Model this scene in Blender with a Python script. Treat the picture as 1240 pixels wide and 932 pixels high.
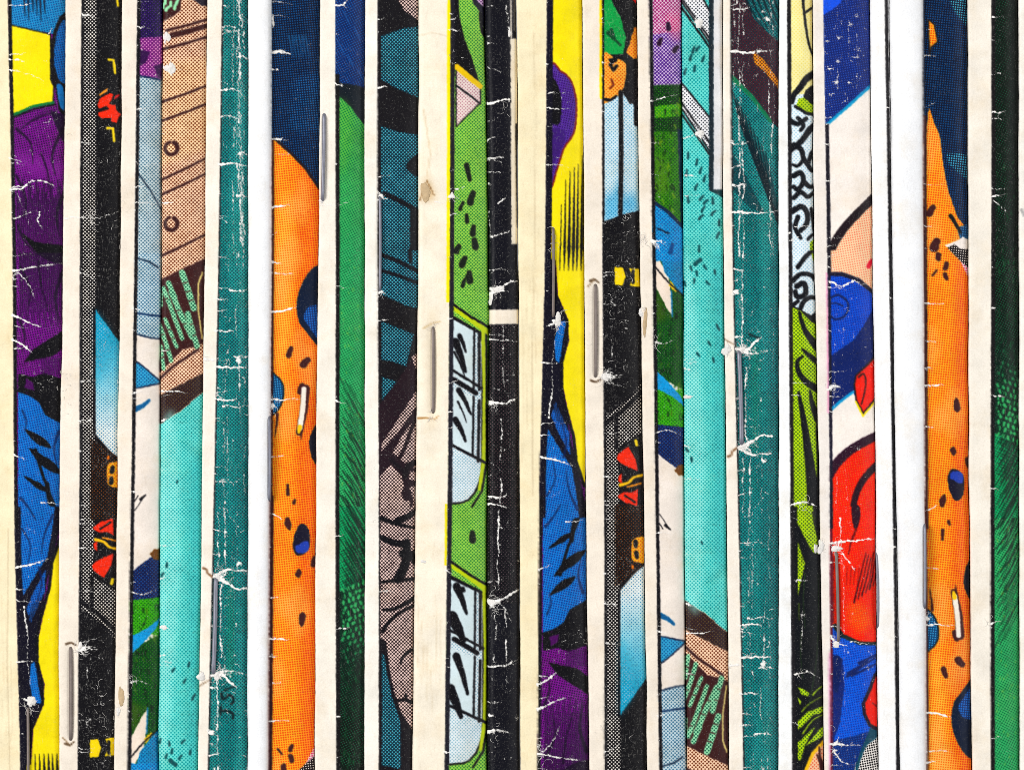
import bpy, math, random
import numpy as np

for o in list(bpy.data.objects):
    bpy.data.objects.remove(o)
scene = bpy.context.scene
PX = 1e-4                      # one photo pixel on the spines is 0.1 mm
ZC = 0.130                     # height of the picture centre above the shelf
BOOK_H = 0.260
COL = scene.collection

# ------------------------------------------------------------------ camera, light, exposure
cam_d = bpy.data.cameras.new('camera')
cam = bpy.data.objects.new('camera', cam_d)
COL.objects.link(cam)
cam.location = (0, -0.60, ZC)
cam.rotation_euler = (math.radians(90), 0, 0)
cam_d.sensor_width = 36
cam_d.lens = 36 * 0.60 / 0.124
cam_d.clip_start = 0.01
cam_d.clip_end = 10
scene.camera = cam

world = bpy.data.worlds.new('World')
scene.world = world
world.use_nodes = True
bg = world.node_tree.nodes['Background']
bg.inputs['Color'].default_value = (0.95, 0.97, 1.0, 1)
bg.inputs['Strength'].default_value = 0.26

def area(name, loc, target, size, power, color):
    d = bpy.data.lights.new(name, 'AREA')
    d.shape = 'RECTANGLE'
    d.size = size[0]
    d.size_y = size[1]
    d.energy = power
    d.color = color
    o = bpy.data.objects.new(name, d)
    COL.objects.link(o)
    o.location = loc
    v = np.array(target) - np.array(loc)
    from mathutils import Vector
    o.rotation_euler = Vector(v).to_track_quat('-Z', 'Y').to_euler()
    return o

area('key_softbox', (-0.62, -0.62, 0.32), (0, 0, ZC), (0.42, 0.55), 8.5, (1.0, 0.985, 0.965))
area('fill_softbox', (0.70, -0.66, 0.20), (0, 0, ZC), (0.42, 0.55), 4.3, (1.0, 0.99, 0.975))

scene.render.engine = 'CYCLES'
scene.view_settings.view_transform = 'Standard'
scene.view_settings.look = 'None'
scene.view_settings.exposure = 0.0
scene.view_settings.gamma = 1.0
scene.cycles.filter_width = 0.85
scene.cycles.use_denoising = False
scene.cycles.use_adaptive_sampling = False
scene.cycles.max_bounces = 5

# ------------------------------------------------------------------ small maths helpers
RNG = np.random.RandomState(7)
random.seed(7)

def s2l(c):
    c = np.array(c, float) / 255.0
    return np.where(c <= 0.04045, c / 12.92, ((c + 0.055) / 1.055) ** 2.4)

LIT = 1.06
def ink(c):
    v = s2l(c)
    g = float(v @ np.array([.25, .6, .15]))
    return np.clip((g + (v - g) * 1.09) / LIT, 0.002, 0.87) ** (1 / 2.2)      # stored gamma-coded, decoded in the shader

_T = RNG.rand(4096) * 2 - 1
def noise1(x, seed=0, f=1.0):
    x = np.asarray(x, float) * f + seed * 137.31
    i = np.floor(x).astype(int)
    t = x - i
    t = t * t * (3 - 2 * t)
    return _T[i % 4096] * (1 - t) + _T[(i + 1) % 4096] * t

_T2 = RNG.rand(512, 512) * 2 - 1
def noise2(x, y, f=1.0, seed=0):
    x = np.asarray(x, float) * f + seed * 17.7
    y = np.asarray(y, float) * f + seed * 41.3
    i = np.floor(x).astype(int)
    j = np.floor(y).astype(int)
    u = x - i
    v = y - j
    u = u * u * (3 - 2 * u)
    v = v * v * (3 - 2 * v)
    g = lambda a, b: _T2[a % 512, b % 512]
    return (g(i, j) * (1 - u) + g(i + 1, j) * u) * (1 - v) + (g(i, j + 1) * (1 - u) + g(i + 1, j + 1) * u) * v

def spline(points):
    ys = np.array([p[0] for p in points], float)
    xs = np.array([p[1] for p in points], float)
    m = np.gradient(xs, ys)
    def f(y):
        y = np.asarray(y, float)
        yc = np.clip(y, ys[0], ys[-1])
        k = np.clip(np.searchsorted(ys, yc) - 1, 0, len(ys) - 2)
        h = ys[k + 1] - ys[k]
        t = (yc - ys[k]) / h
        r = ((2*t**3 - 3*t**2 + 1) * xs[k] + (t**3 - 2*t**2 + t) * h * m[k]
             + (-2*t**3 + 3*t**2) * xs[k + 1] + (t**3 - t**2) * h * m[k + 1])
        sl = (xs[-1] - xs[0]) / (ys[-1] - ys[0])
        return r + (y - yc) * sl * 0.6
    return f

# ------------------------------------------------------------------ printing: shapes are rasterised on a sheet, then carried by the cover's vertices
SS = 2
class Sheet:
    def __init__(self, x0, x1, y0, y1, base):
        self.x0, self.y0, self.x1, self.y1 = x0, y0, x1, y1
        self.w = int((x1 - x0) * SS)
        self.h = int((y1 - y0) * SS)
        self.C = np.zeros((self.h, self.w, 8), np.float32)
        b = ink(base)
        self.C[..., 0:3] = b
        self.C[..., 3:6] = b
        self.rng = np.random.RandomState(abs(int(x0 * 13)) % 9999 + 3)
        self.tf = lambda p: p
        self.base = base
        self.k = 1.0

    def tile(self, c, r, flip=None):
        ox = (0, 190, 380, 570, 770, 990)[c]
        oy = (0, 310, 620)[r]
        k = 3.006 if r < 2 else 2.987
        if flip is None:
            self.tf = lambda p: (ox + p[0] / k, oy + p[1] / k)
        else:
            self.tf = lambda p: (ox + p[0] / k - flip, 1240 - (oy + p[1] / k))
        self.k = k
    def at(self, ox, oy, k):
        self.tf = lambda p: (ox + p[0] / k, oy + p[1] / k)
        self.k = k
    def photo(self):
        self.tf = lambda p: p
        self.k = 1.0

    def _box(self, xs, ys, pad):
        a = max(0, int((min(xs) - pad - self.x0) * SS))
        b = min(self.w, int((max(xs) + pad - self.x0) * SS) + 2)
        c = max(0, int((min(ys) - pad - self.y0) * SS))
        d = min(self.h, int((max(ys) + pad - self.y0) * SS) + 2)
        if a >= b or c >= d:
            return None
        X, Y = np.meshgrid((np.arange(a, b) + 0.5) / SS + self.x0, (np.arange(c, d) + 0.5) / SS + self.y0)
        return a, b, c, d, X, Y

    def _put(self, bx, m, col, dot, cov, alpha):
        a, b, c, d, X, Y = bx
        R = self.C[c:d, a:b]
        if isinstance(col, tuple) and isinstance(col[0], (tuple, list)):
            c0, c1, ya, yb = col
            ya = self.tf((0, ya))[1]
            yb = self.tf((0, yb))[1]
            t = np.clip((Y - ya) / (yb - ya), 0, 1)[..., None]
            colr = ink(c0) * (1 - t) + ink(c1) * t
        else:
            colr = np.broadcast_to(ink(col), X.shape + (3,))
        dt = colr if dot is None else np.broadcast_to(ink(dot), X.shape + (3,))
        cv = cov if dot is not None else 0.0
        new = np.concatenate([colr, dt, np.full(X.shape + (1,), cv)], -1)
        mm = (m * alpha)[..., None]
        R[..., :7] = R[..., :7] * (1 - mm) + new * mm

    def _smooth(self, P, closed, n=8):
        out = []
        N = len(P)
        P = np.array(P, float)
        for i in range(N if closed else N - 1):
            if closed:
                p0, p1, p2, p3 = P[i - 1], P[i], P[(i + 1) % N], P[(i + 2) % N]
            else:
                p0, p1, p2, p3 = P[max(i - 1, 0)], P[i], P[i + 1], P[min(i + 2, N - 1)]
            for k in range(n):
                t = k / n
                out.append(0.5 * (2*p1 + (p2 - p0)*t + (2*p0 - 5*p1 + 4*p2 - p3)*t*t + (3*p1 - p0 - 3*p2 + p3)*t**3))
        if not closed:
            out.append(P[-1])
        return [tuple(q) for q in out]

    def poly(self, pts, col, dot=None, cov=0.35, smooth=False, out=None, ow=1.2, alpha=1.0, rough=0.5):
        P = [self.tf(p) for p in pts]
        if smooth:
            P = self._smooth(P, True)
        xs = [p[0] for p in P]
        ys = [p[1] for p in P]
        bx = self._box(xs, ys, 2 if alpha >= .9 else 12)
        if bx:
            X, Y = bx[4], bx[5]
            Xn = X + rough * noise2(X, Y, 0.45, 1)
            Yn = Y + rough * noise2(X, Y, 0.45, 2)
            m = np.zeros(X.shape, bool)
            n = len(P)
            for i in range(n):
                x1, y1 = P[i]
                x2, y2 = P[(i + 1) % n]
                if y1 == y2:
                    continue
                cnd = (Yn >= min(y1, y2)) & (Yn < max(y1, y2))
                m ^= cnd & (Xn < (x2 - x1) * (Yn - y1) / (y2 - y1) + x1)
            m = m.astype(np.float32)
            if alpha < 0.9:                      # a wash of ink fades out at its edge
                for _ in range(2):
                    for ax in (0, 1):
                        k = 9
                        q = np.pad(m, [(k, k) if ax == a else (0, 0) for a in (0, 1)], mode='edge').cumsum(ax)
                        m = (np.take(q, range(2*k, q.shape[ax]), ax) - np.take(q, range(0, q.shape[ax] - 2*k), ax)) / (2*k)
            self._put(bx, m, col, dot, cov, alpha)
        if out is not None:
            self._line(P + [P[0]], ow, ow, out, 1.0)

    def _dist(self, bx, P, w0, w1, rough=0.35):
        X, Y = bx[4], bx[5]
        X = X + rough * noise2(X, Y, 0.6, 3)
        Y = Y + rough * noise2(X, Y, 0.6, 4)
        best = np.full(X.shape, 1e9)
        n = len(P) - 1
        for i in range(n):
            (x1, y1), (x2, y2) = P[i], P[i + 1]
            dx, dy = x2 - x1, y2 - y1
            L = dx*dx + dy*dy + 1e-9
            t = np.clip(((X - x1)*dx + (Y - y1)*dy) / L, 0, 1)
            w = w0 + (w1 - w0) * (i + t) / n
            best = np.minimum(best, np.hypot(X - x1 - t*dx, Y - y1 - t*dy) - w / 2)
        return best

    def _line(self, P, w0, w1, col, alpha, dot=None, cov=0.35):
        bx = self._box([p[0] for p in P], [p[1] for p in P], max(w0, w1) / 2 + 2)
        if bx:
            d = self._dist(bx, P, w0, w1)
            self._put(bx, np.clip(0.5 - d * SS * 0.7, 0, 1), col, dot, cov, alpha)

    def line(self, pts, w0, col, w1=None, smooth=False, alpha=1.0, dot=None, cov=0.35):
        """widths are in the units of the current tile"""
        P = [self.tf(p) for p in pts]
        if smooth:
            P = self._smooth(P, False)
        w1 = w0 if w1 is None else w1
        self._line(P, w0 * 1.25 / self.k + .1, w1 * 1.25 / self.k + .1, col, alpha, dot, cov)

    def spots(self, pts, w, col, h=None, tilt=0.5):
        for (x, y) in pts:
            hh = h or w * self.rng.uniform(0.8, 1.6)
            a = self.rng.uniform(-tilt, tilt) - 0.3
            dx, dy = math.sin(a) * hh / 2, math.cos(a) * hh / 2
            self.line([(x - dx, y - dy), (x + dx * 0.3, y), (x + dx, y + dy)], w * 0.72, col, w * 0.92)

    def leaf(self, a, b, w, col):
        (x1, y1), (x2, y2) = a, b
        dx, dy = x2 - x1, y2 - y1
        L = math.hypot(dx, dy)
        nx, ny = -dy / L * w / 2, dx / L * w / 2
        P = [a, (x1 + dx*.3 + nx*.8, y1 + dy*.3 + ny*.8), (x1 + dx*.65 + nx, y1 + dy*.65 + ny), b, (x1 + dx*.7 - nx*.8, y1 + dy*.7 - ny*.8), (x1 + dx*.35 - nx*.6, y1 + dy*.35 - ny*.6)]
        self.poly(P, col, smooth=True)

    def vstripe(self, edge, w, col, dot=None, cov=0.35, ya=None, yb=None):
        """band that follows an edge function x(y); w may be a function too"""
        if w > 50 and not hasattr(self, 'snap'):
            self.snap, self.edge = self.C.copy(), edge
        elif w < 8 and hasattr(self, 'snap') and self.snap is not None:
            Y = (np.arange(self.h) + 0.5) / SS + self.y0
            X = (np.arange(self.w) + 0.5) / SS + self.x0
            m = X[None, :] < self.edge(Y)[:, None]
            self.C[..., :7][m] = self.snap[..., :7][m]
            self.snap = None
        ya = self.y0 if ya is None else ya
        yb = self.y1 if yb is None else yb
        a = int((ya - self.y0) * SS)
        b = int((yb - self.y0) * SS)
        Y = (np.arange(a, b) + 0.5) / SS + self.y0
        X = (np.arange(self.w) + 0.5) / SS + self.x0
        XX, YY = np.meshgrid(X, Y)
        e = edge(Y)[:, None] + 0.30 * noise2(XX, YY, 0.55, 5) + 0.18 * noise1(Y, 9, 0.05)[:, None]
        e2 = edge(Y)[:, None] + w + 0.35 * noise2(XX, YY, 0.3, 6)
        m = np.clip((XX - e) * SS + 0.5, 0, 1) * np.clip((e2 - XX) * SS + 0.5, 0, 1)
        self._put((0, self.w, a, b, XX, YY), m, col, dot, cov, 1.0)

    # wear is kept apart from ink: bare paper where the ink has cracked or rubbed off
    def _wear(self, P, w0, w1, s):
        bx = self._box([p[0] for p in P], [p[1] for p in P], max(w0, w1) + 3)
        if not bx:
            return
        a, b, c, d, X, Y = bx
        ds = self._dist(bx, P, w0, w1, 1.0)
        core = np.clip(0.55 - ds * 1.6, 0, 1)
        halo = 0.38 * np.clip(1 - ds / 2.2, 0, 1) * np.clip(noise2(X, Y, 0.55, 9) + 0.15, 0, 1)
        m = np.maximum(core * np.clip(1.05 + 0.7 * noise2(X, Y, 0.5, 8), 0, 1), halo) * s
        R = self.C[c:d, a:b, 7]
        np.maximum(R, m, out=R)

    def crack(self, pts, w=1.3, s=0.95, br=2, w1=0.5):
        P = [self.tf(p) for p in pts]
        r = self.rng
        Q = [P[0]]
        for i in range(len(P) - 1):
            (x1, y1), (x2, y2) = P[i], P[i + 1]
            L = math.hypot(x2 - x1, y2 - y1)
            n = max(1, int(L / 5))
            for k in range(1, n + 1):
                t = k / n
                j = 0 if k == n else 1.0
                Q.append((x1 + (x2 - x1)*t + r.uniform(-.9, .9)*j, y1 + (y2 - y1)*t + r.uniform(-1.1, 1.1)*j))
        n = len(Q)
        if n > 3:
            h = r.randint(1, n - 1)
            self._wear(Q[:h + 1], w, w * .55, s)
            self._wear(Q[h:], w * .6, w1 * .6, s * .92)
        else:
            self._wear(Q, w, w1, s)
        for _ in range(br):
            q = Q[r.randint(len(Q))]
            a = r.uniform(0, 6.28)
            L = r.uniform(3, 9)
            b = a + r.uniform(-.9, .9)
            self._wear([q, (q[0] + math.cos(a)*L*.5, q[1] + math.sin(a)*L*.5), (q[0] + (math.cos(a) + math.cos(b))*L*.5, q[1] + (math.sin(a) + math.sin(b))*L*.5)], w * 0.35, 0.15, s * 0.6)

    def burst(self, c, n=7, L=14, w=2.0, s=1.0, a0=0, a1=6.28):
        x, y = self.tf(c)
        r = self.rng
        for _ in range(n):
            a = r.uniform(a0, a1)
            l = L * r.uniform(0.3, 1.0) * (0.45 + 0.55 * abs(math.cos(a)))
            b = a + r.uniform(-1.1, 1.1)
            sx, sy = x + r.normal() * 1.5, y + r.normal() * 1.5
            m1 = (sx + math.cos(a)*l*.5, sy + math.sin(a)*l*.5)
            self._wear([(sx, sy), m1, (m1[0] + math.cos(b)*l*.5, m1[1] + math.sin(b)*l*.5)], w * r.uniform(.4, .9), 0.2, s * r.uniform(.6, 1))
        self._wear([(x - 1.5, y + .5), (x, y - .5), (x + 1.5, y)], w * 1.5, w * 1.2, s)

    def scratch(self, x, ya, yb, s=0.6, w=0.8, wob=1.2, gaps=0.35):
        xx, y0 = self.tf((x, ya))
        _, y1 = self.tf((x, yb))
        if y1 < y0:
            y0, y1 = y1, y0
        r = self.rng
        y = y0
        sd = r.randint(500)
        while y < y1:
            L = r.uniform(8, 45)
            if r.rand() > gaps:
                ys = np.linspace(y, min(y + L, y1), max(3, int(L / 6)))
                self._wear([(xx + wob * float(noise1(v, sd, 0.06)), v) for v in ys], w * r.uniform(.5, 1.3), w * 0.5, s * r.uniform(.6, 1.25))
            y += L * r.uniform(0.7, 1.2)

    def nicks(self, edge, n, wlen=(2, 7), s=0.9):
        r = self.rng
        for _ in range(int(n * 0.45)):
            y = r.uniform(self.y0, self.y1)
            x = float(edge(y))
            L = r.uniform(*wlen)
            self._wear([(x - 1, y), (x + L, y + r.uniform(-1.5, 1.5))], r.uniform(.4, 1.1), 0.3, s * r.uniform(.35, 1))

    def fine(self, xa, xb, ya, yb, n, L=(3, 12), w=.7, s=.7, vert=0.25):
        """a scatter of hairline breaks in the ink"""
        r = self.rng
        for _ in range(n):
            x, y = self.tf((r.uniform(xa, xb), r.uniform(ya, yb)))
            l = r.uniform(*L)
            a = r.normal() * .5 + (1.57 if r.rand() < vert else 0) + (3.14 if r.rand() < .5 else 0)
            P = [(x, y)]
            for k in range(3):
                a += r.normal() * .55
                P.append((P[-1][0] + math.cos(a)*l/3, P[-1][1] + math.sin(a)*l/3))
            self._wear(P, w * r.uniform(.6, 1.4), .25, s * r.uniform(.6, 1.2))

    def creases(self, edge, width, n, s=.9):
        """short breaks that run in from the spine, some with side branches"""
        r = self.rng
        keep, self.tf = self.tf, (lambda q: q)
        for _ in range(n):
            y = r.uniform(self.y0 + 5, self.y1 - 5)
            x = float(edge(y))
            l = width * r.uniform(.15, .55)
            dy = r.normal() * 3
            self.crack([(x, y), (x + l * .5, y + dy * .4 + r.normal()), (x + l, y + dy)], r.uniform(.6, 1.3), s * r.uniform(.6, 1), r.randint(1, 5), .3)
        self.tf = keep

    def done(self):
        C = self.C.reshape(self.h // SS, SS, self.w // SS, SS, 8).mean((1, 3))
        return C

    def sampler(self):
        C = self.done()
        H, W = C.shape[:2]
        span = (self.y1 - self.y0) - 2
        def f(x, y):
            yy = np.asarray(y, float) - self.y0 - 0.5
            yy = np.abs(np.mod(yy, 2 * span))
            yy = np.where(yy > span, 2 * span - yy, yy)
            # a trace of ink spread along the paper's grain
            xx = np.asarray(x, float) + 0.18 * noise2(x, y, 0.4, 11)
            yy = yy + 0.18 * noise2(x, y, 0.4, 12)
            xx = np.clip(xx - self.x0 - 0.5, 0, W - 1.001)
            yy = np.clip(yy, 0, H - 1.001)
            i = xx.astype(int)
            j = yy.astype(int)
            u = (xx - i)[..., None]
            v = (yy - j)[..., None]
            return (C[j, i]*(1-u) + C[j, i+1]*u)*(1-v) + (C[j+1, i]*(1-u) + C[j+1, i+1]*u)*v
        return f

# ink colours as seen in the photograph under even white light
K = (13, 12, 17)
CREAM = (240, 229, 212)
# ---- print of each cover. Sheets 0-6 carry art that a second copy in the row shows upside down.
F1, F2 = 635.5, 793.3
def lineart(s, rows, col, w):
    for p in rows:
        s.line(p, w, col, w * 0.5)

def sheet_yellow_purple():
    s = Sheet(-90, 110, -10, 1250, (241, 229, 196))
    e = spline([(0, 9.5), (310, 15.3), (620, 17.6), (932, 24.8), (1240, 27)])
    BL, PU, YE = (30, 116, 200), (112, 24, 128), (252, 226, 8)
    NV = (14, 12, 28)
    for k in range(7):      # age lines in the bare margin
        x = -20 + k * 5.5
        s.line([(x, 560 + 40*k), (x + 2, 700 + 30*k), (x - 1, 900)], .8, (196, 178, 146), .5, alpha=.35)
    s.line([(10, 640), (9, 800), (12, 940), (13, 1100), (11, 1200)], 1.0, (180, 160, 130), .7, alpha=.45)
    s.vstripe(e, 90, PU, dot=(50, 8, 68), cov=.34)
    s.tile(0, 0)
    s.poly([(40, -30), (245, -30), (245, 50), (200, 125), (40, 95)], (46, 134, 190), (24, 88, 150), .35)
    for i, x in enumerate((88, 102, 118, 132, 146, 160)):
        s.line([(x, -10), (x + 3, 60 + 18 * math.sin(i * 2))], 7, (16, 36, 62), 2)
    s.poly([(40, 92), (183, 125), (184, 290), (195, 305), (192, 372), (120, 388), (40, 425)], YE, out=K, ow=1.6)
    s.line([(52, 418), (120, 388), (192, 374)], 8, (20, 112, 58), 8)
    s.line([(52, 426), (130, 396), (200, 380)], 5, K)
    s.poly([(245, 35), (215, 60), (195, 110), (184, 160), (184, 300), (200, 320), (212, 400), (232, 440), (250, 440)], K)
    s.poly([(245, 66), (226, 72), (206, 115), (196, 180), (196, 240), (216, 295), (245, 310)], (24, 96, 168), (14, 60, 120), .35)
    s.poly([(205, 310), (228, 318), (232, 400), (215, 380)], (26, 108, 178), smooth=True)
    for k in range(5):
        s.line([(75 + k*10, 470 - k*8), (130 + k*16, 425 - k*4), (165 + k*14, 395)], 4, (40, 10, 52), 1)
    s.poly([(180, 400), (240, 420), (240, 540), (205, 470)], (30, 8, 44))
    for k in range(26):
        x = 62 + k * 7
        s.line([(x, 690 + 40*math.sin(k*1.7)), (x + 2, 800), (x + 4, 930)], 3.6, (30, 6, 42), 2.4)
    s.poly([(80, 850), (130, 880), (240, 900), (240, 960), (150, 935)], K, smooth=True)
    s.poly([(60, 560), (235, 600), (235, 640), (120, 640)], (130, 40, 146), smooth=True, alpha=.4)
    s.tile(0, 1)
    for k in range(24):
        x = 72 + k * 7
        s.line([(x, -10), (x + 3, 120), (x + 2, 230 + 30*math.sin(k*2.1))], 3.8, (30, 6, 42), 2.0)
    s.poly([(84, 388), (120, 340), (235, 265), (235, 330), (190, 365), (120, 380)], K)
    s.poly([(66, 428), (120, 440), (160, 425), (235, 450), (235, 610), (180, 590), (150, 540), (110, 500), (66, 490)], K)
    s.poly([(95, 445), (120, 460), (125, 490), (90, 480)], (70, 14, 84))
    for k in range(10):
        s.line([(150 + k*8, 372), (156 + k*8, 432)], 3, (46, 8, 60))
    s.poly([(66, 490), (110, 506), (143, 528), (166, 575), (230, 612), (230, 960), (66, 960)], BL, (10, 64, 146), .36)
    s.line([(66, 490), (110, 506), (143, 528), (166, 575), (230, 612)], 6, K)
    for a, b, w in (((90, 630), (185, 698), 26), ((106, 698), (222, 795), 30), ((86, 798), (182, 862), 18)):
        s.leaf(a, b, w * 1.25, K)
    s.line([(128, 705), (146, 770), (170, 840), (196, 905)], 10, K, 6, smooth=True)
    s.line([(170, 830), (180, 900), (215, 930)], 14, K, 8)
    s.tile(0, 2)
    s.poly([(50, -20), (230, -20), (190, 170), (168, 250), (140, 430), (150, 600), (160, 690), (112, 780), (106, 945), (50, 945)], NV)
    s.poly([(76, -20), (196, -20), (188, 60), (170, 160), (120, 240), (84, 300), (76, 200)], BL, (10, 64, 146), .36)
    s.poly([(165, 205), (160, 290), (110, 400), (95, 350), (120, 290)], (34, 96, 186), (18, 60, 130), .35)
    for k in range(6):
        s.line([(100 + k*8, 400 - k*6), (118 + k*7, 330 - k*6)], 3, NV, 1)
    s.poly([(112, 548), (126, 540), (140, 640), (150, 690), (122, 690), (106, 610)], (34, 116, 200), (18, 80, 160), .3)
    s.poly([(225, 90), (213, 108), (190, 184), (182, 275), (152, 385), (139, 455), (139, 540), (160, 620), (158, 695), (120, 784), (110, 945), (225, 945)], YE)
    s.line([(215, 95), (186, 184), (176, 275), (146, 385), (133, 455), (133, 540), (154, 620), (152, 695), (114, 784), (104, 945)], 9, K, 7)
    s.tile(0, 0)
    for P, w in (([(60, 470), (110, 520), (120, 600)], 9), ([(225, 470), (190, 560), (200, 640)], 12), ([(60, 640), (95, 720), (85, 800)], 8), ([(150, 560), (175, 640), (168, 720)], 6), ([(232, 700), (205, 780), (215, 860)], 14), ([(66, 820), (90, 880), (140, 930)], 8)):
        s.line(P, w, (22, 6, 32), 2, smooth=True, alpha=.85)
    s.tile(0, 1)
    for P, w in (([(75, 40), (110, 120), (100, 200)], 8), ([(225, 60), (200, 150), (215, 240)], 12), ([(140, 20), (150, 110), (175, 200)], 6), ([(70, 230), (90, 290), (80, 350)], 9)):
        s.line(P, w, (22, 6, 32), 2, smooth=True, alpha=.85)
    for P, w in (([(212, 640), (195, 700), (205, 760)], 10), ([(80, 560), (95, 600), (90, 640)], 6), ([(75, 880), (100, 910), (130, 960)], 9)):
        s.line(P, w, (12, 30, 76), 3, smooth=True, alpha=.8)
    s.tile(0, 2)
    for P, w in (([(190, 10), (160, 80), (150, 150)], 8), ([(80, 60), (110, 120), (100, 190)], 6), ([(140, 200), (150, 260), (130, 330)], 8)):
        s.line(P, w, (12, 30, 76), 2, smooth=True, alpha=.8)
    s.tile(3, 0, F1)
    s.poly([(294, -30), (440, -30), (440, 945), (294, 945)], YE)
    s.poly([(290, 262), (330, 262), (362, 290), (380, 340), (385, 400), (376, 480), (340, 540), (316, 610), (288, 665)], (80, 44, 146), (54, 22, 106), .35, smooth=True, out=(120, 30, 30), ow=2.2)
    s.poly([(290, 290), (312, 300), (330, 360), (326, 440), (310, 455), (290, 430)], K, smooth=True)
    s.poly([(290, 480), (330, 470), (345, 500), (310, 590), (290, 620)], (58, 28, 112), smooth=True)
    for x, y, w in ((330, 745, 4), (346, 655, 7), (362, 625, 9), (378, 610, 10), (392, 598, 8), (408, 566, 9)):
        s.line([(x, y), (x - 2, y + 140), (x - 4, 900)], 1.5, K, w)
        s.line([(x - 4, 900), (x - 6, 985)], w, K, 1.5)
    s.tile(3, 1, F1)
    s.photo()
    s.vstripe(e, 4.2, K)
    s.vstripe(lambda y: e(y) - 0.2, 7.5, NV, ya=640, yb=1250)
    # wear
    s.tile(0, 0)
    s.crack([(30, 215), (90, 225)], 1.2); s.crack([(30, 255), (110, 270), (155, 292)], 1.3, br=3)
    s.crack([(30, 575), (70, 585), (88, 605)], 1.4); s.crack([(36, 690), (75, 690), (115, 660), (160, 660), (198, 678)], 1.6)
    s.crack([(145, 770), (135, 800), (155, 835)], 1.2, br=4); s.crack([(60, 700), (90, 760), (110, 830)], .7, .6)
    s.tile(0, 1)
    s.crack([(45, 55), (120, 40), (225, 25)], 1.6, br=4); s.crack([(45, 80), (70, 60), (110, 110), (130, 160)], 1.0, br=4)
    s.crack([(45, 215), (100, 240), (160, 262)], 2.2); s.crack([(45, 305), (85, 325), (120, 352)], 2.2)
    s.crack([(45, 720), (100, 738)], 1.3); s.crack([(150, 895), (215, 905)], 1.8)
    s.crack([(120, 445), (200, 500), (215, 560)], .6, .5)
    s.tile(0, 2)
    s.crack([(60, 200), (110, 190), (180, 165)], 2.0); s.crack([(85, 340), (100, 440), (100, 540), (110, 620)], 1.0, .8)
    s.crack([(60, 540), (130, 540)], 1.1); s.burst((110, 690), 10, 16, 2.4, a0=-2.6, a1=0.3)
    s.crack([(80, 80), (120, 60), (140, 100)], .7, .5)
    s.nicks(e, 60, (2, 5)); s.photo()
    s.fine(20, 74, 150, 480, 70, (3, 10), .6, .55); s.fine(24, 70, 480, 830, 36, (3, 10), .6, .5); s.fine(20, 72, 30, 150, 10, (3, 14), .7, .6, .05); s.fine(30, 70, 960, 1240, 24, (3, 9), .6, .5)
    s.scratch(45, 120, 330, .35, .6, 8, .5); s.scratch(62, 140, 440, .35, .5, 6, .6)
    s.creases(e, 55, 16)
    return s

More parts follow.
